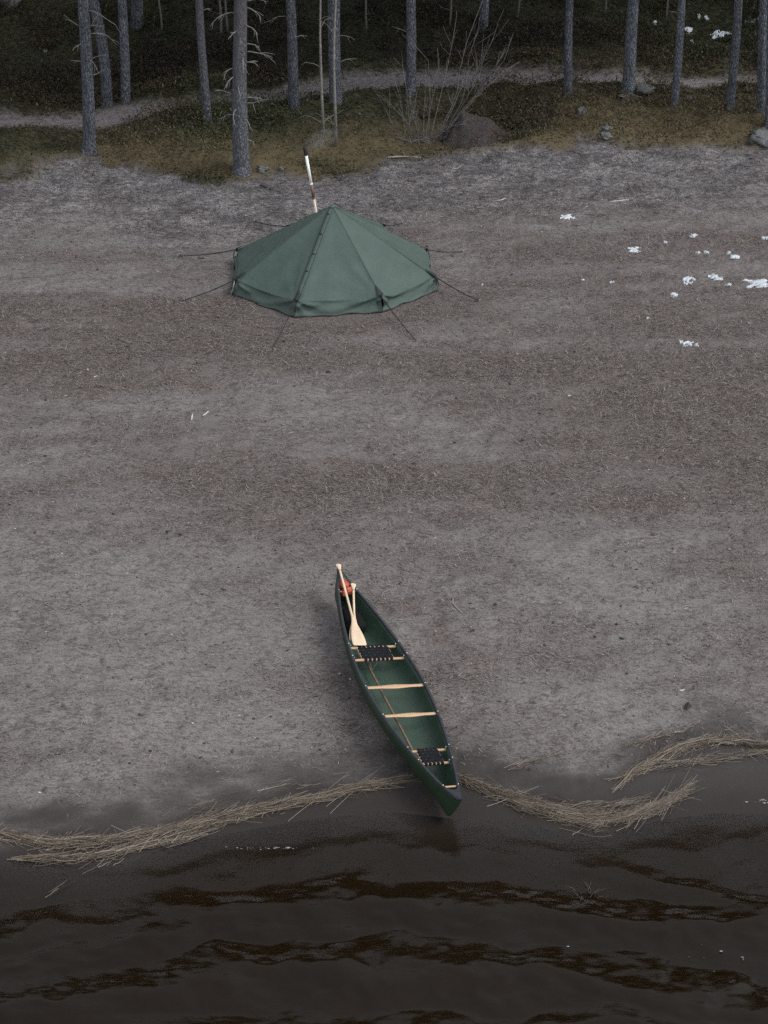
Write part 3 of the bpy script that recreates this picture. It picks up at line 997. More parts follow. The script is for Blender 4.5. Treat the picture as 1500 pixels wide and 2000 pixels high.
def undergrowth():
    n = 420000
    x = rng.uniform(-11.5, 11.5, n); y = rng.uniform(38.5, 54.5, n)
    ms = moss_mask(x, y); pm = path_mask(x, y)
    ed = y - np.interp(x, EDGE[:, 0], EDGE[:, 1])
    hth = fbm(x * .75, y * .75, 161, 4)
    dens = ms * (1 - pm) * (.25 + .75 * sstep(.40, .58, hth))
    och = np.clip(sstep(3.6, .3, ed) * sstep(.25, .60, fbm(x * .38 + 3, y * .5, 81, 3) + .28 * sstep(2.5, 5.0, x) - .10 * sstep(1.0, -4, x)), 0, 1)
    dens *= 1 - .62 * och
    keep = (rng.random(n) < dens) & (np.abs(x) < .2 * y + 1.4)
    x, y, ed, hth, och = x[keep], y[keep], ed[keep], hth[keep], och[keep]
    n = len(x)
    tall = (.05 + .20 * sstep(.45, .66, hth)) * (1 - .7 * och)
    for t_ in trees.values():
        l_ = t_[0].location
        tall = tall + .16 * np.exp(-(((x - l_[0]) ** 2 + (y - l_[1]) ** 2) / .16))
    P = np.column_stack([x, y, H(x, y) - .01 + rng.random(n) * tall])
    L = rng.uniform(.03, .10, n); W = rng.uniform(.012, .038, n)
    az = rng.uniform(0, 6.283, n); el = rng.normal(.35, .5, n)
    k = rng.random(n)
    zone = fbm(x * .32, y * .32, 171, 3)
    green = np.array([.030, .040, .016]); brown = np.array([.050, .034, .022]); ol = np.array([.075, .070, .030]); grey = np.array([.11, .105, .10])
    z = sstep(.42, .58, zone)[:, None]
    tint = green * z + brown * (1 - z)
    tint = np.where((k > .72)[:, None], ol, tint)
    tint = np.where((k > .965)[:, None], grey, tint)
    tint = tint * (1 - .8 * och[:, None]) + np.array([.118, .095, .053]) * .8 * och[:, None]
    tint = tint * (1 - .62 * hill_shade_mask(x, y))[:, None]  # leaves darkened beyond the path to stand for shade under the trees
    tint = tint * rng.uniform(.50, 1.12, n)[:, None]
    V, F, t = blades(P, L, W, az, el, .3, tint)
    o = fast_mesh('undergrowth', V, F, attr_mat('undergrowth_leaves', .8), t)
    tag(o, 'low dark berry scrub, moss and lichen covering the forest floor', 'undergrowth', kind='stuff')


# ================================================================== CANOE (frame first: others stand clear of it)
CAN = dict(c=np.array([.052, 23.459, 0]), yaw=1.922, trim=.153, heel=.200, L=4.881, B=.894, z0=.359, ze=.43, pw=1.813)
CAN['c'][2] = float(base_h(.05, 23.459)) + .049


def canoe_frame():
    a = np.array([math.cos(CAN['yaw']), math.sin(CAN['yaw']), 0]); s = np.array([a[1], -a[0], 0]); up = np.array([0, 0, 1.])
    a2 = a * math.cos(CAN['trim']) + up * math.sin(CAN['trim']); up2 = np.cross(s, a2)
    s3 = s * math.cos(CAN['heel']) - up2 * math.sin(CAN['heel']); up3 = up2 * math.cos(CAN['heel']) + s * math.sin(CAN['heel'])
    return a2, s3, up3


CA, CS, CU = canoe_frame()
# local axes of the canoe: x = towards the bow, y = port (left facing the bow), z = up
CM = Matrix(((CA[0], -CS[0], CU[0], CAN['c'][0]), (CA[1], -CS[1], CU[1], CAN['c'][1]), (CA[2], -CS[2], CU[2], CAN['c'][2]), (0, 0, 0, 1)))


def canoe_local(px, py, z):
    """photo pixel -> point of the canoe's own frame at height z above its keel line"""
    d = ray(px, py); o = np.array([0, 0, CAM_Z])
    t = ((CAN['c'] + CU * z - o) @ CU) / (d @ CU)
    q = o + d * t - CAN['c']
    return np.array([q @ CA, -(q @ CS), q @ CU])


def cb(t):
    return CAN['B'] / 2 * max(0.0, 1 - abs(t) ** CAN['pw'])


def csheer(t):
    return CAN['z0'] + (CAN['ze'] - CAN['z0']) * abs(t) ** 2.6 + .03 * max(0, (abs(t) - .8) / .2) ** 2


def canoe():
    L = CAN['L']
    root = empty('canoe', (0, 0, 0), 'dark green open canoe lying across the water line with its bow up the beach', 'canoe')
    root.matrix_world = CM
    hull_out = simple_mat('green_hull_plastic', (.012, .027, .013), (.018, .036, .018), 9, .5, bump_s=.05, spec=.3)
    hull_in = simple_mat('green_hull_inside', (.026, .052, .036), (.039, .070, .050), 5, .5, bump_s=.10)
    for mm, col_, lo, sc in ((hull_in, (.20, .185, .17), .665, 26), (hull_out, (.085, .095, .088), .63, 12)):
        nn = mm.node_tree; bb = nn.nodes['Principled BSDF']
        src = bb.inputs['Base Color'].links[0].from_socket
        sp_ = noise_node(nn, sc, 4, .65, obj_coords(nn, (.35, 1, 1.6) if mm is hull_out else (1, 1, 1)))
        f_ = ramp(nn, sp_.outputs[0], [(lo, (0, 0, 0)), (lo + .05, (.75, .75, .75))])
        nn.links.new(rgb_mix(nn, f_, src, col_), bb.inputs['Base Color'])
    black = simple_mat('black_vinyl_trim', (.016, .018, .024), (.026, .030, .038), 12, .45)
    ash = simple_mat('varnished_ash', (.40, .25, .145), (.54, .36, .22), 26, .45, (.6, 4, 4))
    web_m = simple_mat('black_webbing', (.005, .006, .008), (.014, .015, .021), 60, .8, spec=.12)
    steel = simple_mat('steel_bolt', (.45, .47, .52), (.6, .62, .66), 30, .3, metal=.7)
    # hull: stations along the length, each a soft-bilged section
    ts = np.sin(np.linspace(-1, 1, 61) * math.pi / 2)
    ts[0], ts[-1] = -1, 1
    m = 20
    vs = []; fs = []
    for t in ts:
        b = max(cb(t), .004); zg = csheer(t)
        zk = .018 * t * t + (max(0, (abs(t) - .90) / .10)) ** 2.4 * (zg - .02)
        n = 2.9 - 1.25 * abs(t) ** 1.5
        for k in range(m + 1):
            th = math.pi * k / m
            c, s = math.cos(th), math.sin(th)
            y = b * math.copysign(abs(c) ** (2 / n), c)
            z = zg - (zg - zk) * abs(s) ** (2 / n)
            vs.append((t * L / 2, y, z))
    for i in range(len(ts) - 1):
        for k in range(m):
            a = i * (m + 1) + k
            fs.append((a, a + 1, a + m + 2, a + m + 1))
    hull = mesh_obj('hull', vs, fs, hull_out, root)
    hull.data.materials.append(hull_in)
    so = hull.modifiers.new('thickness', 'SOLIDIFY')
    so.thickness = .011; so.offset = -1; so.material_offset = 1; so.material_offset_rim = 0
    # which side is outside: make normals point out
    bm = bmesh.new(); bm.from_mesh(hull.data)
    bm.normal_update()
    f = max(bm.faces, key=lambda q: -q.calc_center_median().z)
    if f.normal.z > 0:
        bmesh.ops.reverse_faces(bm, faces=bm.faces[:])
    bm.to_mesh(hull.data); bm.free()
    # gunwales
    for sd in (1, -1):
        mb = MB()
        pts = [(t * L / 2, sd * (cb(t) + .002), csheer(t) + .004) for t in np.linspace(-.985, .985, 60)]
        prof = [(-.020, -.020), (.012, -.020), (.016, .000), (.012, .014), (-.012, .014), (-.020, .006)]
        P = []; F = []
        for p in pts:
            for a, c in prof:
                P.append((p[0], p[1] + sd * a, p[2] + c))
        for i in range(59):
            for k in range(6):
                j = (k + 1) % 6
                F.append((i * 6 + k, i * 6 + j, i * 6 + 6 + j, i * 6 + 6 + k))
        F += [tuple(range(6)), tuple(range(59 * 6, 60 * 6))]
        mb.add(P, F); g = mb.build('gunwale', black, root, smooth=False)
    # end decks with a curved inner edge
    for e in (1, -1):
        P = []; F = []
        tt = np.linspace(.872, .995, 9)
        for i, t in enumerate(tt):
            for k in range(7):
                w = -1 + k / 3
                t2 = t + (0.030 * (1 - w * w) * (1 - i / 8))
                y = w * (cb(min(t2, .995)) + .004)
                P.append((e * t2 * L / 2, y, csheer(t2) + .016 + .014 * (1 - w * w)))
        for i in range(8):
            for k in range(6):
                F.append((i * 7 + k, i * 7 + k + 1, i * 7 + k + 8, i * 7 + k + 7))
        d = mesh_obj('deck_plate', P, F, black, root)
        s2 = d.modifiers.new('thickness', 'SOLIDIFY'); s2.thickness = .02; s2.offset = -1
        if e > 0:
            bmesh_flip(d)
    bolts = []

    def shaped_bar(name, t, w_mid, w_end, thick, drop, waist=True, mat=ash):
        b = cb(t) - .012; z = csheer(t) - drop
        P = []; F = []
        us = np.linspace(-1, 1, 25)
        for u in us:
            au = abs(u)
            w = w_mid + (w_end - w_mid) * au
            if waist:
                w = w_mid * (.62 + .38 * math.cos(min(au / .62, 1) * math.pi) * .5 + .19) if au < .62 else w_mid * .62 + (w_end - w_mid * .62) * ((au - .62) / .38) ** 1.3
            for a, c in ((-.5, -.3), (-.3, -.5), (.3, -.5), (.5, -.3), (.5, .3), (.3, .5), (-.3, .5), (-.5, .3)):
                P.append((t * L / 2 + a * w, u * b, z + c * thick))
        for i in range(24):
            for k in range(8):
                j = (k + 1) % 8
                F.append((i * 8 + k, i * 8 + j, i * 8 + 8 + j, i * 8 + 8 + k))
        F += [tuple(range(7, -1, -1)), tuple(range(24 * 8, 25 * 8))]
        o = mesh_obj(name, P, F, mat, root)
        for sd in (1, -1):
            bolts.append((t * L / 2, sd * (cb(t) + .0), csheer(t) + .020))
        return o
    shaped_bar('thwart', -.02, .078, .050, .020, .024)
    shaped_bar('thwart', -.26, .078, .050, .020, .024)
    shaped_bar('carry_handle', .813, .026, .026, .022, .020, False)
    shaped_bar('carry_handle', -.856, .026, .026, .022, .020, False)
    # seats: two ash bars, two side rails, woven black webbing over them
    for tf, tb, lab in ((.345, .240, None), (-.535, -.640, None)):
        xf, xb = tf * L / 2, tb * L / 2
        drop = .075
        zf, zb = csheer(tf) - drop, csheer(tb) - drop
        fr = MB()
        for x, z, t in ((xf, zf, tf), (xb, zb, tb)):
            b = cb(t) * .99 - .018
            fr.bar((x, -b, z), (x, b, z), (0, 0, 1), .034, .026, .2)
        bw = min(cb(tf), cb(tb))
        for sd in (1, -1):
            y = sd * bw * .60
            fr.bar((xb, y, (zb + zf) / 2 - .003), (xf, y, (zb + zf) / 2 - .003), (0, 0, 1), .030, .022, .2)
        seat = fr.build('seat', ash, root, smooth=False)
        wb = MB()
        zt = max(zf, zb) + .017
        W = bw * .60; D = abs(xf - xb)
        x0, x1 = min(xf, xb), max(xf, xb)
        ny = max(4, int(W * 2 / .058)); nx = 4
        for i in range(ny):          # straps running fore and aft, wrapped round both bars
            y = -W + (i + .5) * 2 * W / ny
            P = []; F = []
            path = [(x0 - .021, -.030), (x0 - .021, .0)]
            for q in range(13):
                f = q / 12
                path.append((x0 - .018 + (D + .036) * f, .004 + .0035 * math.cos(f * math.pi * nx + (i % 2) * math.pi)))
            path += [(x1 + .021, .0), (x1 + .021, -.030)]
            for x, dz in path:
                for yy in (-.0195, .0195):
                    P.append((x, y + yy, zt + dz))
            for q in range(len(path) - 1):
                F.append((2 * q, 2 * q + 1, 2 * q + 3, 2 * q + 2))
            wb.add(P, F)
        for j in range(nx):          # straps running across
            x = x0 + .012 + (j + .5) * (D - .024) / nx
            P = []; F = []
            nn = ny * 3
            path = [(-W - .016, -.026)] + [(-W + 2 * W * q / nn, .004 + .0035 * math.cos(q / nn * math.pi * ny + math.pi + (j % 2) * math.pi)) for q in range(nn + 1)] + [(W + .016, -.026)]
            hw = (D - .02) / nx / 2 * .70
            for y, dz in path:
                for xx in (-hw, hw):
                    P.append((x + xx, y, zt + dz + .001))
            for q in range(len(path) - 1):
                F.append((2 * q, 2 * q + 1, 2 * q + 3, 2 * q + 2))
            wb.add(P, F)
        w = wb.build('webbing', web_m, seat, smooth=False)
        s3 = w.modifiers.new('thickness', 'SOLIDIFY'); s3.thickness = .003
        for t in (tf, tb):
            for sd in (1, -1):
                bolts.append((t * L / 2, sd * cb(t), csheer(t) + .020))
                hb = MB()
                y = sd * (cb(t) * .99 - .03)
                hb.tube([(t * L / 2, y, csheer(t) - drop), (t * L / 2, y, csheer(t) - .012)], .006, 8)
                hb.build('hanger', steel, root)
    for p in bolts:
        b = MB()
        ring = []
        for zz, r in ((-.006, .010), (.002, .010), (.006, .006)):
            ring.append((np.array([p[0], p[1], p[2] + zz]), r))
        b.tube([q[0] for q in ring], [q[1] for q in ring], 8)
        b.build('bolt', steel, root)
    # thin cord hanging in a V under the bow seat
    cd = MB()
    q0, q1, q2 = canoe_local(722, 1292, .25), canoe_local(727, 1308, .10), canoe_local(741, 1288, .25)
    cd.tube([q0, q1, q2], .004, 6)
    cd.build('cord', simple_mat('green_cord', (.10, .16, .12), (.16, .22, .17), 40, .7), root)
    return root


def bmesh_flip(o):
    bm = bmesh.new(); bm.from_mesh(o.data)
    bmesh.ops.reverse_faces(bm, faces=bm.faces[:])
    bm.to_mesh(o.data); bm.free()


canoe()


# ------------------------------------------------------------------ what lies in the canoe
PALE_WOOD = simple_mat('pale_unvarnished_wood', (.54, .41, .285), (.68, .54, .39), 14, .55, (.25, 1, 1))


def paddle(grip, tip, z_g, z_t, bw, blade_len, label, roll=0.0):
    g = canoe_local(grip[0], grip[1], z_g); t = canoe_local(tip[0], tip[1], z_t)
    Lp = np.linalg.norm(t - g)
    d = (t - g) / Lp
    s = np.cross(d, np.array([0, 0, 1.])); s /= np.linalg.norm(s); u = np.cross(s, d)
    s, u = s * math.cos(roll) + u * math.sin(roll), u * math.cos(roll) - s * math.sin(roll)
    root = empty('paddle', (0, 0, 0), label, 'paddle', 'wooden paddles in the canoe')
    org = Vector(CM @ Vector(g))
    W3 = CM.to_3x3()
    dd, ss, uu = (W3 @ Vector(d)), (W3 @ Vector(s)), (W3 @ Vector(u))
    root.matrix_world = Matrix(((dd.x, ss.x, uu.x, org.x), (dd.y, ss.y, uu.y, org.y), (dd.z, ss.z, uu.z, org.z), (0, 0, 0, 1)))
    # local: x along the paddle from grip to tip, y across the blade, z = flat side up

    def loft(name, secs, n=14):
        P = []; F = []
        for x, w, th in secs:
            for k in range(n):
                a = 2 * math.pi * k / n
                c, s_ = math.cos(a), math.sin(a)
                P.append((x, w * math.copysign(abs(c) ** .8, c), th * s_))
        for i in range(len(secs) - 1):
            for k in range(n):
                j = (k + 1) % n
                F.append((i * n + k, i * n + j, i * n + n + j, i * n + n + k))
        F += [tuple(range(n - 1, -1, -1)), tuple(range((len(secs) - 1) * n, len(secs) * n))]
        return mesh_obj(name, P, F, PALE_WOOD, root)
    loft('grip', [(-.012, .026, .010), (-.004, .040, .014), (.012, .043, .016), (.035, .036, .016), (.07, .025, .015), (.11, .0175, .0150)])
    xb = Lp - blade_len
    loft('shaft', [(.11, .0175, .0150), (.16, .0160, .0150), (xb * .6, .0160, .0155), (xb - .04, .0165, .0150), (xb, .019, .0135)])
    secs = []
    for f in np.linspace(0, 1, 24):
        w = .019 + (bw / 2 - .019) * (.5 - .5 * math.cos(min(f / .92, 1) * math.pi)) ** .75
        if f > .955:
            w *= 1 - .10 * ((f - .955) / .045) ** 2
        th = .0135 * (1 - f) ** 1.4 + .0045
        secs.append((xb + f * blade_len, w, th))
    secs.append((Lp + .004, bw / 2 * .82, .003))
    loft('blade', secs)
    return root


paddle((690, 1141), (693, 1252), .46, .305, .17, .52, 'pale wooden paddle lying underneath, grip on right gunwale', .10)
paddle((661, 1103), (703, 1260), .53, .345, .205, .56, 'pale wooden paddle lying on top, broad blade at the bow seat', -.04)


def pole():
    a = canoe_local(713, 1286, .13); b = canoe_local(804, 1465, .22)
    root_m = MB()
    pts = [a + (b - a) * f + np.array([0, .006 * math.sin(f * 5), 0]) for f in np.linspace(-.14, 1.0, 12)]
    W = [CM @ Vector(p) for p in pts]
    root_m.tube([np.array(w) for w in W], list(np.linspace(.015, .019, 12)), 9)
    o = root_m.build('wooden_pole', simple_mat('brown_weathered_pole', (.11, .068, .042), (.19, .125, .082), 18, .7, (1, 1, 1)))
    tag(o, 'long thin brown wooden pole lying lengthwise in the canoe under the thwarts', 'pole')


pole()


def lumpy(name, center, size, mat, seed, n=3, squash=1.0, M=None, lump=.25, boxy=1.0):
    bm = bmesh.new()
    bmesh.ops.create_icosphere(bm, subdivisions=n, radius=1)
    off = seed * 13.7
    for v in bm.verts:
        p = np.array(v.co)
        p = np.sign(p) * np.abs(p) ** boxy
        k = 1 + lump * (float(fbm(np.array([p[0] * 1.6 + off]), np.array([p[1] * 1.6 + p[2] * 2.1]), seed, 3)[0]) - .5) * 2
        q = p * k * np.array(size)
        v.co = Vector(q)
    me = bpy.data.meshes.new(name)
    bm.to_mesh(me); bm.free()
    me.polygons.foreach_set('use_smooth', [True] * len(me.polygons))
    me.materials.append(mat)
    o = link(bpy.data.objects.new(name, me))
    if M is not None:
        o.matrix_world = M
    else:
        o.location = tuple(map(float, center))
    return o


def bow_bags():
    L = CAN['L']
    # black bag: a soft-edged block filling the narrow bow
    x0, x1 = .545 * L / 2, .720 * L / 2
    blk = simple_mat('black_coated_cloth', (.004, .004, .005), (.008, .008, .009), 14, .85, spec=.2)
    P = []; F = []
    n = 16
    for i, (x, ins) in enumerate(((x0, .16), (x0 + .015, .03), (x0 + .05, 0), ((x0 + x1) / 2, -.02), (x1 - .05, 0), (x1, .12))):
        t = x / (L / 2)
        b = (cb(t) - .035) * (1 - ins) * .66; zb, zt = .045 + ins * .1, .285 - ins * .25
        for k in range(n):
            a = 2 * math.pi * k / n
            c, s = math.cos(a), math.sin(a)
            yy = b * math.copysign(abs(c) ** .35, c); f = math.copysign(abs(s) ** .35, s)
            zz = (zb + zt) / 2 + (zt - zb) / 2 * f
            if f < 0:
                yy *= 1 + f * .38
            P.append((x, yy + (cb(t) - .035) * .17, zz + .006 * math.sin(k * 1.7 + i)))
    for i in range(5):
        for k in range(n):
            j = (k + 1) % n
            F.append((i * n + k, i * n + j, i * n + n + j, i * n + n + k))
    F += [tuple(range(n)), tuple(range(5 * n, 6 * n))]
    o = mesh_obj('black_bag', P, F, blk)
    o.matrix_world = CM
    bmesh_fix(o)
    tag(o, 'black box-like bag stuffed across the bow of the canoe behind the orange bag', 'bag')
    # orange bag: crumpled rolls of coated cloth
    org = simple_mat('orange_coated_cloth', (.30, .046, .020), (.48, .095, .045), 16, .55, bump_s=.35, bump_d=.01)
    root = empty('orange_bag', (0, 0, 0), 'crumpled bright orange bag wedged in the bow under the paddle grips', 'bag')
    root.matrix_world = CM
    for nm, px, z, size, seed in (('bag_body', (670.5, 1142), .37, (.135, .070, .075), 3), ('rolled_top', (681, 1154), .40, (.055, .060, .055), 5), ('rolled_end', (672, 1158), .375, (.045, .055, .050), 8)):
        c = canoe_local(px[0], px[1], z)
        b = lumpy(nm, (0, 0, 0), size, org, seed, 3, lump=.55)
        b.parent = root
        b.location = tuple(map(float, c))


def bmesh_fix(o):
    bm = bmesh.new(); bm.from_mesh(o.data)
    bmesh.ops.recalc_face_normals(bm, faces=bm.faces[:])
    bm.to_mesh(o.data); bm.free()


bow_bags()

# ================================================================== TENT
TENT_C = on_plane_z(656, 556, .12)


def tent():
    zg = gz(TENT_C[0], TENT_C[1])
    WH = .30
    root = empty('tent', (TENT_C[0], TENT_C[1], zg), 'dark green eight-sided bell tent pitched on the beach with guy lines out', 'tent')
    o3 = np.array([TENT_C[0], TENT_C[1], zg])
    eaves_px = [(743, 577), (847, 539), (832, 488), (748, 441), (563, 443), (464, 488), (461, 546), (579, 587)]
    eaves = [on_plane_z(a, b, zg + WH) - o3 for a, b in eaves_px]
    base = []
    for e in eaves:
        k = 1 + .075 / np.linalg.norm(e[:2])
        q = np.array([e[0] * k, e[1] * k, 0])
        q[2] = gz(q[0] + o3[0], q[1] + o3[1]) - zg + .012
        base.append(q)
    # height of the peak straight above the middle of the floor
    pk = on_plane_y(649, 401, TENT_C[1] + .02) - o3
    fab, n, bs = new_mat('green_tent_canvas')
    v = obj_coords(n)
    weave = noise_node(n, 160, 3, .7, v)
    soft = noise_node(n, 2.6, 4, .6, v)
    c = ramp(n, soft.outputs[0], [(.3, (.058, .086, .075)), (.7, (.074, .106, .093))])
    c = rgb_mix(n, ramp(n, weave.outputs[0], [(.35, (1, 1, 1)), (.65, (0, 0, 0))]), c, (.89, .90, .90), 'MULTIPLY')
    n.links.new(c, bs.inputs['Base Color'])
    bs.inputs['Roughness'].default_value = .72
    bs.inputs['Specular IOR Level'].default_value = .3
    crease = noise_node(n, 5, 5, .6, obj_coords(n, (1, 1, 2.2)), .4)
    bump(n, crease.outputs[0], .4, .045, bs)
    seam_m = simple_mat('green_tent_seam', (.060, .088, .076), (.074, .106, .092), 60, .8)
    dark = simple_mat('black_tent_strap', (.008, .009, .010), (.018, .019, .020), 40, .7)
    nE = 8
    # roof: eight panels, each a grid from the peak to the eave, hanging in slightly between the ridges
    NU, NV = 26, 22
    for i in range(nE):
        a, b = eaves[i], eaves[(i + 1) % nE]
        mid = (a + b) / 2
        nrm = np.cross(b - a, pk - mid); nrm /= np.linalg.norm(nrm)
        if nrm[2] < 0: nrm = -nrm
        P = []; F = []
        for r in range(NV + 1):
            t = r / NV
            for u in range(NU + 1):
                s = u / NU
                e = a + (b - a) * s
                p = pk + (e - pk) * t
                sag = -.030 * math.sin(math.pi * s) * math.sin(math.pi * min(t * .75 + .1, 1)) * (.4 + t)
                eav = -.035 * math.sin(math.pi * s) * t ** 6
                # folds fanning out from the two eave corners
                w = 0
                for cx, ph in ((0, 1.0), (1, 2.3)):
                    du = (s - cx) * np.linalg.norm(b - a); dv = (1 - t) * 2.0
                    rr = math.hypot(du, dv)
                    an = math.atan2(dv, abs(du) + 1e-6)
                    w += .026 * math.sin(an * 10 + ph + i) * math.exp(-rr / .50) * min(1, rr / .08)
                w += .006 * math.sin(s * 17 + i * 2) * t ** 3
                rnd = -.018 * max(0, (t - .86) / .14) ** 2 * math.sin(math.pi * s) ** .6
                p = p + nrm * (sag + w + rnd) + np.array([0, 0, eav])
                P.append(p)
        for r in range(NV):
            for u in range(NU):
                k = r * (NU + 1) + u
                F.append((k, k + 1, k + NU + 2, k + NU + 1))
        o = mesh_obj('roof_panel', P, F, fab, root)
        # wall below that eave
        LW = np.linalg.norm(b - a)
        P2 = []; F2 = []
        out = np.cross(b - a, np.array([0, 0, 1.])); out /= np.linalg.norm(out)
        if out @ mid < 0: out = -out
        ba, bb = base[i], base[(i + 1) % nE]
        NW = 14
        for r in range(NW + 1):
            t = r / NW
            for u in range(NU + 1):
                s = u / NU
                e0 = P[NV * (NU + 1) + u]
                low = ba + (bb - ba) * s
                low = low.copy()
                low[2] = gz(low[0] + o3[0], low[1] + o3[1]) - zg + .010 + .008 * math.sin(s * 21 + i)
                p = e0 + (low - e0) * t
                w = -.035 * math.sin(math.pi * t) * math.sin(math.pi * s) ** .6
                for cx, ph in ((0, .4), (1, 1.9)):
                    du = abs(s - cx) * LW; dv = t * WH
                    rr = math.hypot(du, dv)
                    an = math.atan2(dv, du + 1e-6)
                    w += .062 * math.sin(an * 8.5 + ph + i * .7) * math.exp(-rr / .85) * min(1, rr / .12) * (1 - .7 * t ** 3)
                w += .026 * math.sin(s * 8 + 5 * t + i) * math.sin(math.pi * t)
                w *= min(1, t / .22)
                if t > .999:
                    w = .02 * math.sin(s * 13 + i * 1.3) * math.sin(math.pi * s)
                P2.append(p + out * w)
        for r in range(NW):
            for u in range(NU):
                k = r * (NU + 1) + u
                F2.append((k, k + 1, k + NU + 2, k + NU + 1))
        mesh_obj('wall_panel', P2, F2, fab, root)
        # hem along the ground
        hm = MB()
        hm.tube([P2[NW * (NU + 1) + u] + np.array([0, 0, .006]) for u in range(NU + 1)], .011, 6)
        hm.build('hem', dark, root)
        # ridge seam
        sm = MB()
        up = np.array([0, 0, .004])
        sm.tube([pk + (a - pk) * t + up for t in np.linspace(.03, 1, 12)], .0030, 6)
        sm.build('seam', seam_m, root)
    # door flap with its row of toggles down the front left ridge
    a = eaves[7]
    d = a - pk
    side = np.cross(d, np.array([0, 0, 1.])); side /= np.linalg.norm(side)
    nr = np.cross(side, d); nr /= np.linalg.norm(nr)
    if nr[2] < 0: nr = -nr
    fl = MB(); P = []; F = []
    for r in range(21):
        t = .05 + .95 * r / 20
        for u in (-1.0, -.5, 0, .5, 1.0):
            P.append(pk + d * t + side * u * .040 + nr * (.020 - .012 * u * u + .003 * math.sin(r * 1.9 + u)))
    for r in range(20):
        for u in range(4):
            k = r * 5 + u
            F.append((k, k + 1, k + 6, k + 5))
    fl.add(P, F); f = fl.build('door_flap', fab, root)
    sf = f.modifiers.new('thickness', 'SOLIDIFY'); sf.thickness = .006
    for sgn in (-1, 1):
        ed = MB(); ed.tube([pk + d * t + side * sgn * .041 + nr * .008 for t in np.linspace(.05, 1, 16)], .005, 6); ed.build('flap_edge', dark, root)
    for t in (.10, .31, .52, .70, .93):
        tb = MB(); c0 = pk + d * t + nr * .026
        tb.tube([c0 - side * .028, c0 - side * .012, c0 + side * .012, c0 + side * .028], [.008, .013, .013, .008], 8); tb.build('toggle', dark, root)
    # peak cap
    cp = MB()
    P = [pk + np.array([0, 0, .020])]; F = []
    for rr, zz in ((.03, .008), (.06, -.022)):
        for k in range(12):
            an = k * math.pi / 6
            P.append(pk + np.array([rr * math.cos(an), rr * math.sin(an), zz]))
    for k in range(12):
        j = (k + 1) % 12
        F.append((0, 1 + k, 1 + j)); F.append((1 + k, 13 + k, 13 + j, 1 + j))
    cp.add(P, F); cp.build('peak_cap', fab, root)
    st = MB(); st.tube([pk + np.array([.03, .02, .03]), pk + np.array([.10, .04, .0]), pk + np.array([.17, .05, -.055])], .010, 6); st.build('peak_strap', dark, root)
    # guy lines, with the corner tab they pull on and the strap hanging from it
    ends = [(812, 668), (935, 590), (903, 494), (786, 438), (497, 435), (348, 503), (361, 589), (530, 688)]
    peg_m = simple_mat('grey_metal_peg', (.14, .14, .145), (.26, .26, .265), 30, .5, metal=.5)
    for i, (e, px) in enumerate(zip(eaves, ends)):
        g = ground_at(*px) - o3
        gl = MB()
        top = e + np.array([0, 0, .01])
        pts = []
        for f in np.linspace(0, 1, 12):
            p = top + (g + np.array([0, 0, .03]) - top) * f
            p = p + np.array([0, 0, -.03 * math.sin(math.pi * f)])
            pts.append(p)
        gl.tube(pts, .0098, 6)
        ln = gl.build('guy_line', dark, root)
        sl = MB(); c = pts[4]; dd = (pts[5] - pts[4]) / np.linalg.norm(pts[5] - pts[4])
        sl.tube([c - dd * .035, c, c + dd * .035], [.010, .015, .010], 8); sl.build('tensioner', dark, ln)
        pg = MB(); od = np.array([e[0], e[1], 0]); od /= np.linalg.norm(od)
        pg.tube([g + od * .03 + np.array([0, 0, .075]), g + np.array([0, 0, .02]), g - od * .03 + np.array([0, 0, -.10])], [.009, .009, .005], 7)
        pg.tube([g + od * .03 + np.array([-.02, 0, .070]), g + od * .03 + np.array([.02, 0, .070])], .008, 6)
        pg.build('peg', peg_m, root)
        # triangular reinforcement at the eave corner, lying on the roof ridge
        up = (pk - e) / np.linalg.norm(pk - e)
        s2 = np.cross(up, np.array([0, 0, 1.])); s2 /= np.linalg.norm(s2)
        tb = MB()
        apex = e + up * .21 + np.array([0, 0, .022])
        c1 = e + s2 * .055 + np.array([0, 0, .022]) + od * .012; c2 = e - s2 * .055 + np.array([0, 0, .022]) + od * .012
        ctr = e + od * .030 + np.array([0, 0, .030]); dn = e + od * .016 + np.array([0, 0, -.06])
        tb.add([apex, c1, ctr, c2, dn], [(0, 1, 2), (0, 2, 3), (1, 4, 2), (2, 4, 3)])
        t_ = tb.build('corner_tab', dark, root, smooth=False)
        ms = t_.modifiers.new('thickness', 'SOLIDIFY'); ms.thickness = .005
        sp = MB()
        h0 = e + od * .05
        sp.tube([h0, h0 + s2 * .02 + np.array([0, 0, -.10]) + od * .03, h0 + s2 * .01 + np.array([0, 0, -.19]) + od * .045], .0085, 6)
        sp.build('hanging_strap', dark, root)
    # pale wall pole showing at the left front corner
    wp = MB(); e = eaves[6]; b = base[6]
    wp.tube([e * 1.012 + np.array([0, 0, -.02]), b * 1.015 + np.array([0, 0, .0])], .012, 8)
    wp.build('wall_pole', simple_mat('pale_wall_pole', (.30, .28, .25), (.42, .40, .37), 20, .6), root)
    return root, o3, pk, eaves


TENT = tent()


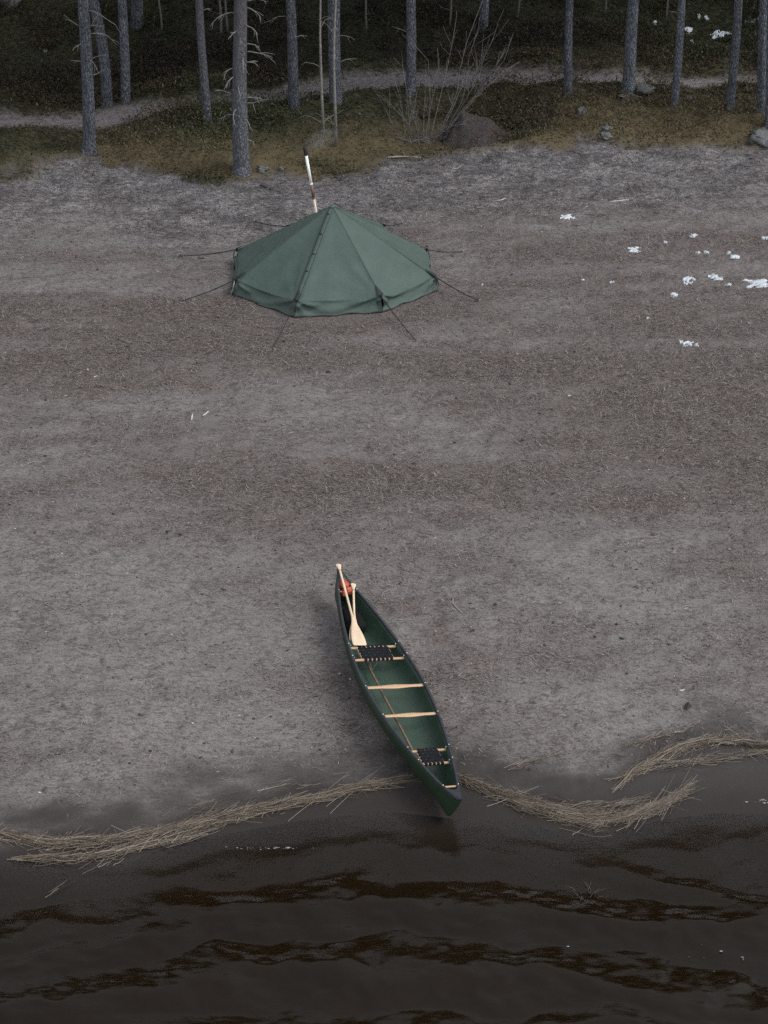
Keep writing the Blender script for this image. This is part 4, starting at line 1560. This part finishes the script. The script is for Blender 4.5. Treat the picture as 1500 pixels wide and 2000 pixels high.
def stovepipe():
    root_t, o3, pk, eaves = TENT
    yb = TENT_C[1] + .42
    top = on_plane_y(595, 286, yb); low = on_plane_y(617, 412, yb)
    d = (top - low) / np.linalg.norm(top - low)
    # carried down to its stove on the tent floor
    foot = low + d * ((gz(low[0], yb) + .02 - low[2]) / d[2])
    root = empty('stovepipe', foot, 'leaning thin metal stovepipe sticking out of the tent roof, white above rusty brown, black top', 'stovepipe')
    Lp = np.linalg.norm(top - foot); zl = np.linalg.norm(low - foot)
    at = lambda f: d * (zl + (Lp - zl) * f)
    r = .027
    low_m = simple_mat('heated_pale_steel', (.38, .31, .26), (.52, .45, .40), 10, .45, (1, 1, .3), metal=.3)
    brown_m = simple_mat('rust_brown_pipe', (.085, .045, .038), (.20, .12, .10), 9, .6, (1, 1, .5), metal=.2)
    white_m = simple_mat('bright_galvanised_pipe', (.72, .74, .74), (.86, .87, .85), 12, .35)
    black_m = simple_mat('sooty_black_cap', (.008, .008, .009), (.018, .018, .019), 20, .7)
    for nm, f0, f1, rr, m in (('lower_pipe', None, .20, r, low_m), ('rusty_pipe', .20, .42, r * 1.04, brown_m), ('upper_pipe', .42, .87, r * 1.0, white_m)):
        mb = MB()
        p0 = d * 0.0 if f0 is None else at(f0)
        mb.tube([p0, at(f1)], rr, 16)
        if f0 is not None:
            mb.tube([at(f0) - d * .012, at(f0) + d * .02], rr * 1.12, 16)
        mb.build(nm, m, root)
    mb = MB(); mb.tube([at(.865), at(.88), at(.985), at(1.0)], [r * 1.25, r * 1.42, r * 1.42, r * 1.2], 16); mb.build('cap', black_m, root)
    # thin wire stay beside the pipe near the roof
    mb = MB(); mb.tube([at(.0) + np.array([.05, 0, -.05]), at(.10) + np.array([.045, 0, 0]), at(.20) + np.array([.03, 0, 0])], .006, 6); mb.build('stay', low_m, root)
    return foot + at(1.0)


PIPE_TOP = stovepipe()


def smoke():
    m = bpy.data.materials.new('thin_wood_smoke'); m.use_nodes = True
    n = m.node_tree; n.nodes.clear()
    out = N(n, 'ShaderNodeOutputMaterial')
    pv = N(n, 'ShaderNodeVolumePrincipled')
    pv.inputs['Color'].default_value = (.80, .84, .90, 1)
    tc = N(n, 'ShaderNodeTexCoord')
    ln = N(n, 'ShaderNodeVectorMath', operation='LENGTH'); n.links.new(tc.outputs['Object'], ln.inputs[0])
    fall = N(n, 'ShaderNodeMapRange'); fall.inputs[1].default_value = 1.0; fall.inputs[2].default_value = .2; fall.inputs[3].default_value = 0; fall.inputs[4].default_value = 1
    n.links.new(ln.outputs['Value'], fall.inputs[0])
    nz = noise_node(n, 1.7, 3, .6, tc.outputs['Object'])
    d = maths(n, 'MULTIPLY', fall.outputs[0], maths(n, 'SUBTRACT', maths(n, 'MULTIPLY', nz.outputs[0], 2.4), .75, ), True)
    d = maths(n, 'MULTIPLY', d, .75)
    n.links.new(d, pv.inputs['Density'])
    n.links.new(pv.outputs[0], out.inputs['Volume'])
    c = PIPE_TOP + np.array([.30, .10, .10])
    o = lumpy('smoke', c, (1, 1, 1), m, 4, 2, lump=.05)
    o.scale = (.42, .30, .22)
    o.rotation_euler = (0, R(-24), 0)
    tag(o, 'faint grey wisp of smoke drifting right from the stovepipe top', 'smoke', kind='stuff')


smoke()
dead_grass()
undergrowth()


# ================================================================== REED DRIFTS
def reeds(strands, label, seed):
    r = np.random.default_rng(seed)
    # broken bits matted between and around the long straws
    strands = strands + [(t_, [h_ * 1.35 for h_ in w_], int(n_ * .8), .04, .20) for t_, w_, n_, a_, b_ in strands if n_ > 80]
    VS = []; FS = []; TT = []; nb = 0
    pal = np.array([[.34, .275, .20], [.20, .15, .105], [.11, .078, .054], [.50, .43, .34], [.045, .034, .026], [.30, .28, .25]])
    for tr, half, count, lmin, lmax in strands:
        P = np.array([ground_pt(a, b)[:2] for a, b in tr])
        seg = np.r_[0, np.cumsum(np.linalg.norm(np.diff(P, axis=0), axis=1))]
        tot = seg[-1]
        hw = np.array(half)
        for k in range(count):
            c = r.random() * tot
            L = r.uniform(lmin, lmax)
            f = np.linspace(-.5, .5, 6) * L + c
            off = np.clip(r.normal(0, .46), -1.5, 1.5)
            drift = r.normal(0, .5 if lmax < .21 else .07 if r.random() < .86 else .26)
            wgt = np.interp(np.clip(c / tot, 0, 1), np.linspace(0, 1, len(hw)), hw) * (.72 + .5 * math.sin(c * 5.1 + seed) * math.sin(c * 2.3))
            x = np.interp(np.clip(f, 0, tot), seg, P[:, 0]); y = np.interp(np.clip(f, 0, tot), seg, P[:, 1])
            # beyond the ends run straight on
            d0 = (P[1] - P[0]) / np.linalg.norm(P[1] - P[0]); d1 = (P[-1] - P[-2]) / np.linalg.norm(P[-1] - P[-2])
            x += np.minimum(f, 0) * d0[0] + np.maximum(f - tot, 0) * d1[0]; y += np.minimum(f, 0) * d0[1] + np.maximum(f - tot, 0) * d1[1]
            y = y + off * wgt + drift * np.linspace(-1, 1, 6) * L * .8 + np.cumsum(r.normal(0, .011, 6))
            z = np.maximum(H(x, y), WATER_Z) + .012 + .07 * r.random() * max(0, 1 - abs(off)) + .02 * abs(r.normal()) * np.linspace(0, 1, 6)
            rad = r.uniform(.0016, .0036)
            pts = np.column_stack([x, y, z])
            t = np.gradient(pts, axis=0); t /= np.linalg.norm(t, axis=1)[:, None]
            s = np.cross(t, [0, 0, 1]); s /= np.linalg.norm(s, axis=1)[:, None]
            u = np.cross(s, t)
            rr = (rad * np.linspace(1, .6, 6))[:, None]
            ring = np.stack([pts + s * rr, pts - s * rr * .5 + u * rr * .87, pts - s * rr * .5 - u * rr * .87], 1).reshape(-1, 3)
            fs = []
            for i in range(5):
                for q in range(3):
                    fs.append((i * 3 + q, i * 3 + (q + 1) % 3, i * 3 + 3 + (q + 1) % 3, i * 3 + 3 + q))
            VS.append(ring); FS.append(np.array(fs) + nb); nb += len(ring)
            TT.append(np.tile(pal[int(r.choice(6, p=[.27, .26, .18, .11, .10, .08]))] * r.uniform(.30, .70), (len(ring), 1)))
    o = fast_mesh('reed_drift', np.vstack(VS), np.vstack(FS), REED_M, np.vstack(TT))
    tag(o, label, 'reed drift', kind='stuff')


REED_M = attr_mat('dead_reed_straw', .6, .35)
reeds([([(-120, 1622), (0, 1634), (101, 1650), (203, 1647), (304, 1630), (405, 1607), (507, 1583), (608, 1564), (709, 1540), (780, 1528)], [.10, .10, .08, .09, .13, .13, .11, .08, .05, .02], 1200, .2, .9),
       ([(60, 1680), (152, 1680), (228, 1666), (314, 1648), (400, 1626)], [.06, .10, .12, .10, .08], 200, .2, .7),
       ([(85, 1770), (125, 1740), (160, 1712), (215, 1690)], [.16, .16, .16, .12], 7, .15, .35),
       ([(330, 1590), (450, 1560), (560, 1535), (680, 1515)], [.2, .2, .2, .2], 45, .1, .4)],
      'long curved drift of dead brown reed straw along the water line left of the canoe', 900)
reeds([([(893, 1520), (953, 1545), (1019, 1570), (1095, 1590), (1160, 1604), (1221, 1601), (1287, 1580), (1335, 1552)], [.05, .11, .15, .18, .18, .15, .13, .10], 950, .3, .85),
       ([(1120, 1580), (1200, 1575), (1260, 1565)], [.10, .10, .08], 80, .15, .4)],
      'thick crescent of dead reed straw at the water line just right of the canoe stern', 901)
reeds([([(1222, 1525), (1240, 1508), (1272, 1492), (1322, 1466), (1373, 1452), (1449, 1448), (1500, 1458), (1560, 1475)], [.10, .12, .12, .11, .08, .06, .05, .05], 300, .2, .8),
       ([(1210, 1520), (1280, 1500), (1348, 1492), (1449, 1478), (1510, 1470)], [.08, .08, .06, .04, .04], 90, .2, .7),
       ([(1230, 1460), (1290, 1440), (1340, 1425)], [.06, .06, .05], 60, .1, .35),
       ([(1000, 1500), (1050, 1485), (1090, 1475)], [.1, .1, .1], 40, .1, .3)],
      'thin upper drift of pale reed straw curving over wet sand at the right edge', 902)


def reed_tuft():
    g = on_plane_z(1148, 1752, WATER_Z)
    mb = MB()
    r = np.random.default_rng(55)
    for k in range(26):
        p = np.array([r.normal(0, .05), r.normal(0, .07), -.12])
        a = r.random() * 6.28; L = .15 + .18 * r.random()
        q = [p + np.array([math.cos(a) * .55 * s, math.sin(a) * .55 * s, (1.1 - .45 * s)]) * s * L for s in np.linspace(0, 1, 4)]
        mb.tube(q, [.005, .0045, .004, .002], 4)
    o = mb.build('reed_tuft', simple_mat('dark_wet_reeds', (.022, .015, .010), (.10, .070, .045), 20, .6))
    o.location = tuple(map(float, g))
    tag(o, 'small dark tuft of reed stubble standing in the shallow water', 'reed tuft')


reed_tuft()

# ================================================================== BARE SHRUB, EARTH MOUND
def shrub():
    g = ground_at(822, 276)
    root = empty('bare_shrub', g, 'leafless many-stemmed willow shrub fanning out behind the tent', 'shrub')
    mat = simple_mat('pale_bare_stems', (.085, .081, .080), (.20, .192, .19), 20, .85)
    q = lambda x, y: (750 + x / 4, y / 4)
    ST = [[(330, 1140), (520, 985), (770, 705), (930, 560), (1060, 482)], [(380, 1000), (420, 840), (455, 690), (500, 500), (535, 330), (560, 170)],
          [(460, 970), (520, 850), (570, 720), (595, 530), (650, 320), (770, 5)], [(520, 950), (610, 790), (650, 600), (665, 430), (745, 220)],
          [(310, 1040), (312, 880), (322, 750)], [(330, 1040), (365, 830), (400, 690), (430, 560), (418, 370)], [(165, 1030), (150, 900), (118, 735)],
          [(205, 1010), (190, 860), (178, 715), (140, 480)], [(270, 1060), (220, 880), (195, 750)], [(95, 1030), (40, 910), (0, 830)],
          [(530, 960), (640, 830), (760, 700), (900, 520), (940, 470), (1010, 260)], [(600, 760), (700, 590), (790, 430), (860, 290)],
          [(350, 980), (360, 780), (345, 470), (270, 385)], [(380, 1030), (520, 985), (650, 965)], [(390, 1095), (440, 1110), (505, 1160)],
          [(240, 1060), (160, 930), (90, 860), (40, 800)], [(480, 960), (560, 800), (600, 690), (625, 600)], [(560, 900), (650, 760), (740, 600), (765, 520)],
          [(820, 600), (880, 510), (970, 360)], [(150, 1060), (190, 980), (230, 900)], [(300, 1080), (250, 960), (225, 860)], [(420, 1050), (500, 930), (580, 740)]]
    r = np.random.default_rng(41)
    for i, s in enumerate(ST):
        pts = []
        dy = r.uniform(-.35, .35)
        n = len(s)
        for k, (a, b) in enumerate(s):
            px, py = q(a, b)
            f = k / (n - 1)
            yy = g[1] + r.uniform(-.12, .12) * 0 + dy * f + (0 if s[0][1] > 930 else dy * .5)
            p = on_plane_y(px, py, yy) - g
            pts.append(p)
        if s[0][1] > 930:     # rooted: start in the ground
            f0 = pts[0].copy(); f0[2] = -.06
            pts = [np.array([f0[0] * .75, f0[1] * .6, -.06])] + pts
        thick = .0090 if i in (0, 2, 4, 1) else .0062
        mb = MB(); mb.tube(pts, list(np.linspace(thick, thick * .45, len(pts))), 7)
        for k in range(7):
            f = r.uniform(.3, 1.0) * (len(pts) - 1); a = int(min(f, len(pts) - 2))
            p = pts[a] + (pts[a + 1] - pts[a]) * (f - a)
            d = (pts[a + 1] - pts[a]) / np.linalg.norm(pts[a + 1] - pts[a]) + r.normal(0, .38, 3)
            L_ = r.uniform(.15, .5)
            mb.tube([p + d * L_ * q_ + np.array([0, 0, .04]) * q_ * q_ + r.normal(0, .012, 3) * q_ for q_ in (0, .33, .66, 1)], [.0034, .0030, .0026, .0020], 5)
        mb.build('stem', mat, root)
    for k in range(46):       # twiggy litter round the foot
        a = r.random() * 6.28; p = np.array([r.normal(-.05, .28), r.normal(0, .15), .0])
        L = .15 + .25 * r.random()
        mb_pts = [p + np.array([math.cos(a), math.sin(a) * .6, .25]) * L * f + np.array([0, 0, .05 * f]) for f in np.linspace(0, 1, 4)]
        mb = MB(); mb.tube(mb_pts, [.006, .005, .004, .003], 5); mb.build('twig', mat, root)


shrub()


def mound():
    g = ground_at(917, 262)
    P = []; F = []
    nr_, na = 26, 60
    for i in range(nr_ + 1):
        t = i / nr_
        for k in range(na):
            a = 2 * math.pi * k / na
            rx = (.86 if math.cos(a) > 0 else .70) * (1 + .16 * math.sin(a * 3 + 1) + .08 * math.sin(a * 7))
            x = math.cos(a) * t * rx; y = math.sin(a) * t * .75
            prof = (1 - t) ** 1.3 * .58 + .05 * (1 - t)
            x0 = x - .16 * (1 - t)
            nzv = float(fbm(np.array([x * 5 + 40]), np.array([y * 5 + 9]), 19, 4)[0]) - .5
            n2v = float(fbm(np.array([x * 1.9 + 7]), np.array([y * 1.9 + 3]), 29, 3)[0]) - .5
            z = prof + (nzv * .20 + n2v * .30) * math.sin(math.pi * min(1, t * .9 + .12))
            zz = gz(g[0] + x0, g[1] + y) - g[2]
            P.append((x0, y, z + zz * t - (.05 if i == nr_ else 0)))
    for i in range(nr_):
        for k in range(na):
            j = (k + 1) % na
            F.append((i * na + k, i * na + j, i * na + na + j, i * na + na + k))
    m, n, bs = new_mat('reddish_brown_earth')
    v = obj_coords(n)
    n1 = noise_node(n, 38, 6, .7, v); n2 = noise_node(n, 2.4, 3, .5, v)
    c = ramp(n, n1.outputs[0], [(.36, (.024, .0205, .020)), (.52, (.054, .046, .045)), (.66, (.100, .089, .088))])
    c = rgb_mix(n, ramp(n, n2.outputs[0], [(.5, (0, 0, 0)), (.66, (1, 1, 1))]), c, (1.0, .87, .86), 'MULTIPLY')
    n.links.new(c, bs.inputs['Base Color']); bs.inputs['Roughness'].default_value = .95
    bs.inputs['Specular IOR Level'].default_value = .1
    bump(n, n1.outputs[0], .8, .03, bs)
    o = mesh_obj('earth_mound', P, F, m)
    o.location = tuple(map(float, g))
    bmesh_fix(o)
    tag(o, 'low cone-shaped heap of reddish brown earth beside the bare shrub', 'earth mound')


mound()

# ================================================================== ROCKS, STICKS, SNOW
ROCK = simple_mat('lichen_grey_rock', (.045, .046, .044), (.125, .128, .124), 13, .9, bump_s=.7, bump_d=.03)
ROCK_PALE = simple_mat('pale_lichen_rock', (.060, .062, .060), (.165, .172, .172), 16, .9, bump_s=.7, bump_d=.03)


def scale_at(g):
    return (g[1] * math.cos(PITCH) - (g[2] - CAM_Z) * math.sin(PITCH)) / FPX


ROCKS = [((514, 334), 20, 15, ROCK_PALE, 'whitish lichen-covered lump at the foot of the branchy pine'),
         ((550, 331), 9, 7, ROCK_PALE, 'tiny white stone right of the branchy pine, in front of the birches'),
         ((1137, 217), 24, 20, ROCK, 'grey lichen rock standing alone in the moss just right of the slender straight pine'),
         ((1183, 252), 26, 9, ROCK_PALE, 'flat pale stone in the ochre moss, the upper of a stacked-looking pair'),
         ((1183, 268), 25, 9, ROCK_PALE, 'flat pale stone in the ochre moss, the lower of a stacked-looking pair'),
         ((1232, 189), 36, 9, ROCK_PALE, 'long flat pale slab at the foot of the stout root-flared pine'),
         ((1262, 178), 40, 15, ROCK, 'rough grey rock on the path edge right of the stout root-flared pine'),
         ((1342, 193), 30, 9, ROCK, 'low grey stone right of the slender leaning pine foot'),
         ((1494, 273), 64, 26, ROCK_PALE, 'broad pale rock cut by the right edge where moss meets sand'),
         ((1213, 261), 5, 4, ROCK_PALE, 'small white pebble right of the stacked pale stones'),
         ((1256, 259), 6, 5, ROCK_PALE, 'small white pebble in the middle of the ochre moss'),
         ((25, 14), 30, 26, ROCK, 'grey boulder high on the slope in the top left corner'),
         ((88, 101), 9, 6, ROCK_PALE, 'small pale stone on the dark slope left of the leftmost pine')]
for i, (px, w, h, m, lab) in enumerate(ROCKS):
    g = ground_at(*px)
    s = scale_at(g)
    o = lumpy('rock', g + np.array([0, 0, h * s * .22]), (w * s / 2, w * s * .45, h * s * .50), m, 20 + i, 3, lump=1.1, boxy=.8)
    o.rotation_euler = (0, 0, i * 1.3)
    o.scale = (.9, .9, .85)
    tag(o, lab, 'rock', 'rocks on the forest floor')

STICK_P = simple_mat('pale_bleached_stick', (.36, .34, .30), (.56, .53, .48), 25, .8)
STICK_D = simple_mat('dark_damp_stick', (.030, .026, .024), (.065, .056, .050), 25, .85)
STICK_G = simple_mat('grey_driftwood', (.17, .155, .145), (.30, .28, .265), 25, .85)
STICKS = [([(508, 362), (530, 371), (553, 380)], .017, STICK_D, 'dark stick lying on the sand between the branchy pine and the stovepipe'),
          ([(374, 821), (376, 809)], .014, STICK_P, 'short pale chip standing upright-looking on the mid beach, the left of two'),
          ([(396, 813), (402, 809), (408, 804)], .013, STICK_P, 'short pale slanting chip on the mid beach, the right of two'),
          ([(504, 814), (516, 814), (524, 815)], .010, STICK_G, 'thin grey stick lying level on the mid beach right of two pale chips'),
          ([(884, 1168), (885, 1180), (893, 1190), (903, 1198)], .011, STICK_G, 'curled pale root piece on the sand right of the canoe bow'),
          ([(775, 1212), (790, 1210), (808, 1211), (807, 1203)], .007, STICK_G, 'thin hooked straw-coloured twig beside the canoe, right of the bow seat'),
          ([(745, 1167), (748, 1158), (760, 1152)], .007, STICK_G, 'small bent pale twig near the canoe bow, right of the paddle grips'),
          ([(757, 309), (790, 307), (822, 309)], .022, STICK_G, 'long pale log-like stick lying level below the bare shrub'),
          ([(881, 335), (893, 330), (905, 322)], .014, STICK_G, 'pale slanting stick at the sand edge below the earth mound'),
          ([(1038, 207), (1052, 208), (1065, 207)], .020, STICK_G, 'short pale stick in the dark scrub right of the earth mound'),
          ([(1236, 271), (1246, 263), (1253, 257)], .018, STICK_D, 'dark twig slanting in the ochre moss near the white pebble'),
          ([(600, 1404), (620, 1402), (638, 1404)], .006, STICK_G, 'thin grey twig on the sand left of the canoe middle'),
          ([(52, 907), (66, 902), (80, 904)], .009, STICK_G, 'pale twig near the left edge of the mid beach'),
          ([(1190, 395), (1210, 393), (1228, 391)], .013, STICK_P, 'pale straight stick on the grey sand right of the first snow patch'),
          ([(968, 393), (980, 391), (988, 388)], .012, STICK_P, 'short pale stick on the grey sand left of the first snow patch'),
          ([(183, 738), (190, 735)], .012, STICK_P, 'tiny pale chip alone on the left beach below the tent'),
          ([(1462, 42), (1470, 22), (1478, -2)][::-1], .016, STICK_G, 'pale leaning stick between the two rightmost pine trunks on the slope')]
for pts, r, m, lab in STICKS:
    W = []
    for k, p in enumerate(pts):
        g = ground_at(*p)
        W.append(g + np.array([0, 0, r * .7]))
    # smooth it a little and give it a knobbly taper
    Q = [W[0]]
    for a, b in zip(W[:-1], W[1:]):
        Q += [a + (b - a) * .5 + np.array([0, 0, r * .3]), b]
    mb = MB(); c = np.mean(Q, 0)
    mb.tube([q - c for q in Q], [r * (1 - .4 * k / len(Q)) * (1.1 if k % 2 else .92) for k in range(len(Q))], 8)
    o = mb.build('stick', m)
    o.location = tuple(map(float, c))
    tag(o, lab, 'stick', 'loose sticks and twigs')

SNOWM = simple_mat('old_snow', (.40, .44, .47), (.58, .62, .66), 40, .7, bump_s=.4, bump_d=.02)
SNOW = [((1108, 424), 30, 11, 'white snow patch on the upper beach, the one furthest left'),
        ((1239, 489), 27, 10, 'lone snow patch on the upper beach, second from the left'),
        ((1354, 461), 15, 6, 'small snow patch highest up at the right of the beach'),
        ((1299, 474), 8, 4, 'snow speck between the lone patch and the highest small one'),
        ((1364, 494), 11, 4, 'flat snow sliver, left of a close pair on the right beach'),
        ((1380, 493), 11, 6, 'hooked snow sliver, right of a close pair on the right beach'),
        ((1423, 495), 9, 4, 'snow speck just above the curved sliver near the right pines'),
        ((1434, 502), 21, 6, 'curved snow sliver on the right beach above the largest patch'),
        ((1342, 551), 22, 13, 'rounded thick snow patch left of the row in front of the largest'),
        ((1355, 546), 8, 5, 'snow bit touching the right of the rounded thick patch'),
        ((1397, 542), 30, 11, 'ragged snow patch between the rounded one and the largest one'),
        ((1422, 556), 13, 4, 'thin snow strip just left of the largest patch'),
        ((1478, 553), 62, 16, 'largest snow patch, reaching the right edge of the beach'),
        ((1317, 577), 15, 7, 'small snow patch lowest of the upper cluster'),
        ((1493, 465), 15, 7, 'snow patch at the right edge high above the largest one'),
        ((1195, 553), 9, 5, 'lone tiny snow speck left of the right-hand cluster'),
        ((1330, 668), 9, 6, 'snow bit at the left of the lowest broken trio'),
        ((1344, 672), 24, 7, 'longest snow sliver in the lowest broken trio'),
        ((1360, 675), 9, 5, 'snow bit at the right of the lowest broken trio'),
        ((1265, 622), 7, 4, 'faint snow speck between the upper cluster and lowest trio'),
        ((1345, 60), 17, 6, 'small snow patch on the wooded slope beside the slender leaning pine'),
        ((1402, 67), 32, 8, 'largest snow patch on the wooded slope among the right pines'),
        ((1422, 66), 14, 5, 'snow bit beside the largest slope patch, near a leaning trunk'),
        ((1380, 35), 8, 4, 'highest snow speck on the wooded slope'),
        ((1468, 42), 26, 5, 'thin snow strip on the slope between the two rightmost trunks'),
        ((1279, 44), 9, 4, 'snow speck on the slope between the stout pine and slender leaning pine'),
        ((1387, 94), 16, 5, 'lowest snow patch on the wooded slope'),
        ((1352, 83), 6, 4, 'tiny snow speck below the patch beside the slender leaning pine'),
        ((1365, 37), 6, 4, 'faint snow speck left of the highest one on the slope')]


def snow_patch(px, w, h, lab, seed):
    g = ground_at(*px)
    s = scale_at(g)
    k = .40 if g[1] < 45 else .30
    hx, hy = w * s * .44, h * s * .42 / k
    r = np.random.default_rng(seed)
    n = 26
    F = []
    xs_ = np.linspace(-1.1, 1.1, n)
    ox, oy = r.random() * 50, r.random() * 50
    GX, GY = np.meshgrid(xs_, xs_, indexing='ij')
    fld = 1 - np.hypot(GX, GY) + (fbm(GX * 2.3 + ox, GY * 2.3 + oy, seed, 4) - .5) * 2.7
    thr = .12
    GZ = H(g[0] + GX * hx, g[1] + GY * hy) - g[2] + np.clip((fld - thr) * .05, -.02, .022) + .004
    P = np.stack([GX * hx, GY * hy, GZ], -1).reshape(-1, 3)
    idx = np.arange(n * n).reshape(n, n)
    for i in range(n - 1):
        for j in range(n - 1):
            q = fld[i:i + 2, j:j + 2]
            if q.max() > thr:
                F.append((int(idx[i, j]), int(idx[i + 1, j]), int(idx[i + 1, j + 1]), int(idx[i, j + 1])))
    used = sorted({a for f in F for a in f}); mp = {a: i for i, a in enumerate(used)}
    o = mesh_obj('snow_patch', [P[a] for a in used], [tuple(mp[a] for a in f) for f in F], SNOWM)
    o.location = tuple(map(float, g))
    so = o.modifiers.new('thickness', 'SOLIDIFY'); so.thickness = .02; so.offset = -1
    tag(o, lab, 'snow patch', 'patches of old snow')


for i, (px, w, h, lab) in enumerate(SNOW):
    snow_patch(px, w, h, lab, 700 + i)


# pebbles, shells and wood chips strewn on the sand: too many to count
def litter():
    r = np.random.default_rng(88)
    n = 1500
    VS = []; FS = []; TT = []; nb = 0
    octv = np.array([[1, 0, 0], [-1, 0, 0], [0, 1, 0], [0, -1, 0], [0, 0, 1], [0, 0, -1]], float)
    octf = np.array([[0, 2, 4], [2, 1, 4], [1, 3, 4], [3, 0, 4], [2, 0, 5], [1, 2, 5], [3, 1, 5], [0, 3, 5]])
    for k in range(n):
        y = 21.4 + 20 * r.random() ** 1.2; x = r.uniform(-1, 1) * (.2 * y + .3)
        if moss_mask(np.array([x]), np.array([y]))[0] > .3 or smooth_h(x, y) < WATER_Z + .12:
            continue
        if math.hypot(x - TENT_C[0], y - TENT_C[1]) < 2.0:
            continue
        s = r.gamma(3, .0034) + .003
        a = r.random() * 3.14
        M = np.array([[math.cos(a), -math.sin(a), 0], [math.sin(a), math.cos(a), 0], [0, 0, 1]])
        v = (octv * np.array([s * r.uniform(1, 2.4), s, s * .6]) + r.normal(0, s * .15, (6, 3))) @ M.T + np.array([x, y, gz(x, y) + s * .3])
        VS.append(v); FS.append(octf + nb); nb += 6
        c = np.array([[.45, .44, .42], [.035, .030, .028], [.22, .20, .19], [.60, .58, .55], [.09, .065, .05]])[int(r.choice(5, p=[.05, .46, .22, .015, .255]))]
        TT.append(np.tile(c * r.uniform(.8, 1.15), (6, 1)))
    o = fast_mesh('beach_litter', np.vstack(VS), np.vstack(FS), attr_mat('pebbles_and_bark_bits', .85), np.vstack(TT))
    tag(o, 'scattered pebbles, bark bits and wood chips on the sand', 'litter', kind='stuff')


litter()


def foam():
    r = np.random.default_rng(99)
    VS = []; FS = []; nb = 0
    spots = [((840, 1775), .13, .03, 46), ((520, 1658), .45, .03, 34), ((1055, 1792), .10, .03, 8), ((1490, 1565), .14, .05, 22), ((1100, 1880), .5, .3, 5), ((1390, 1870), .5, .3, 8)]
    oct_ = np.array([[1, 0, 0], [.3, .95, 0], [-.8, .6, 0], [-.8, -.6, 0], [.3, -.95, 0], [0, 0, .5], [0, 0, -.5]], float)
    of = np.array([[0, 1, 5], [1, 2, 5], [2, 3, 5], [3, 4, 5], [4, 0, 5], [1, 0, 6], [2, 1, 6], [3, 2, 6], [4, 3, 6], [0, 4, 6]])
    for px, sx, sy, n in spots:
        g = on_plane_z(px[0], px[1], WATER_Z + .02)
        for k in range(n):
            s = r.gamma(2, .0022) + .0015
            p = g + np.array([r.normal(0, sx * .5), r.normal(0, sy * .5), .012])
            VS.append(oct_ * s * np.array([1.6, 1, .8]) + p); FS.append(of + nb); nb += 7
    o = fast_mesh('foam', np.vstack(VS), np.vstack(FS), simple_mat('foam_and_sheen', (.16, .165, .17), (.30, .31, .32), 60, .6))
    tag(o, 'small whitish flecks of foam floating on the brown water', 'foam', kind='stuff')


foam()
print('scene built')
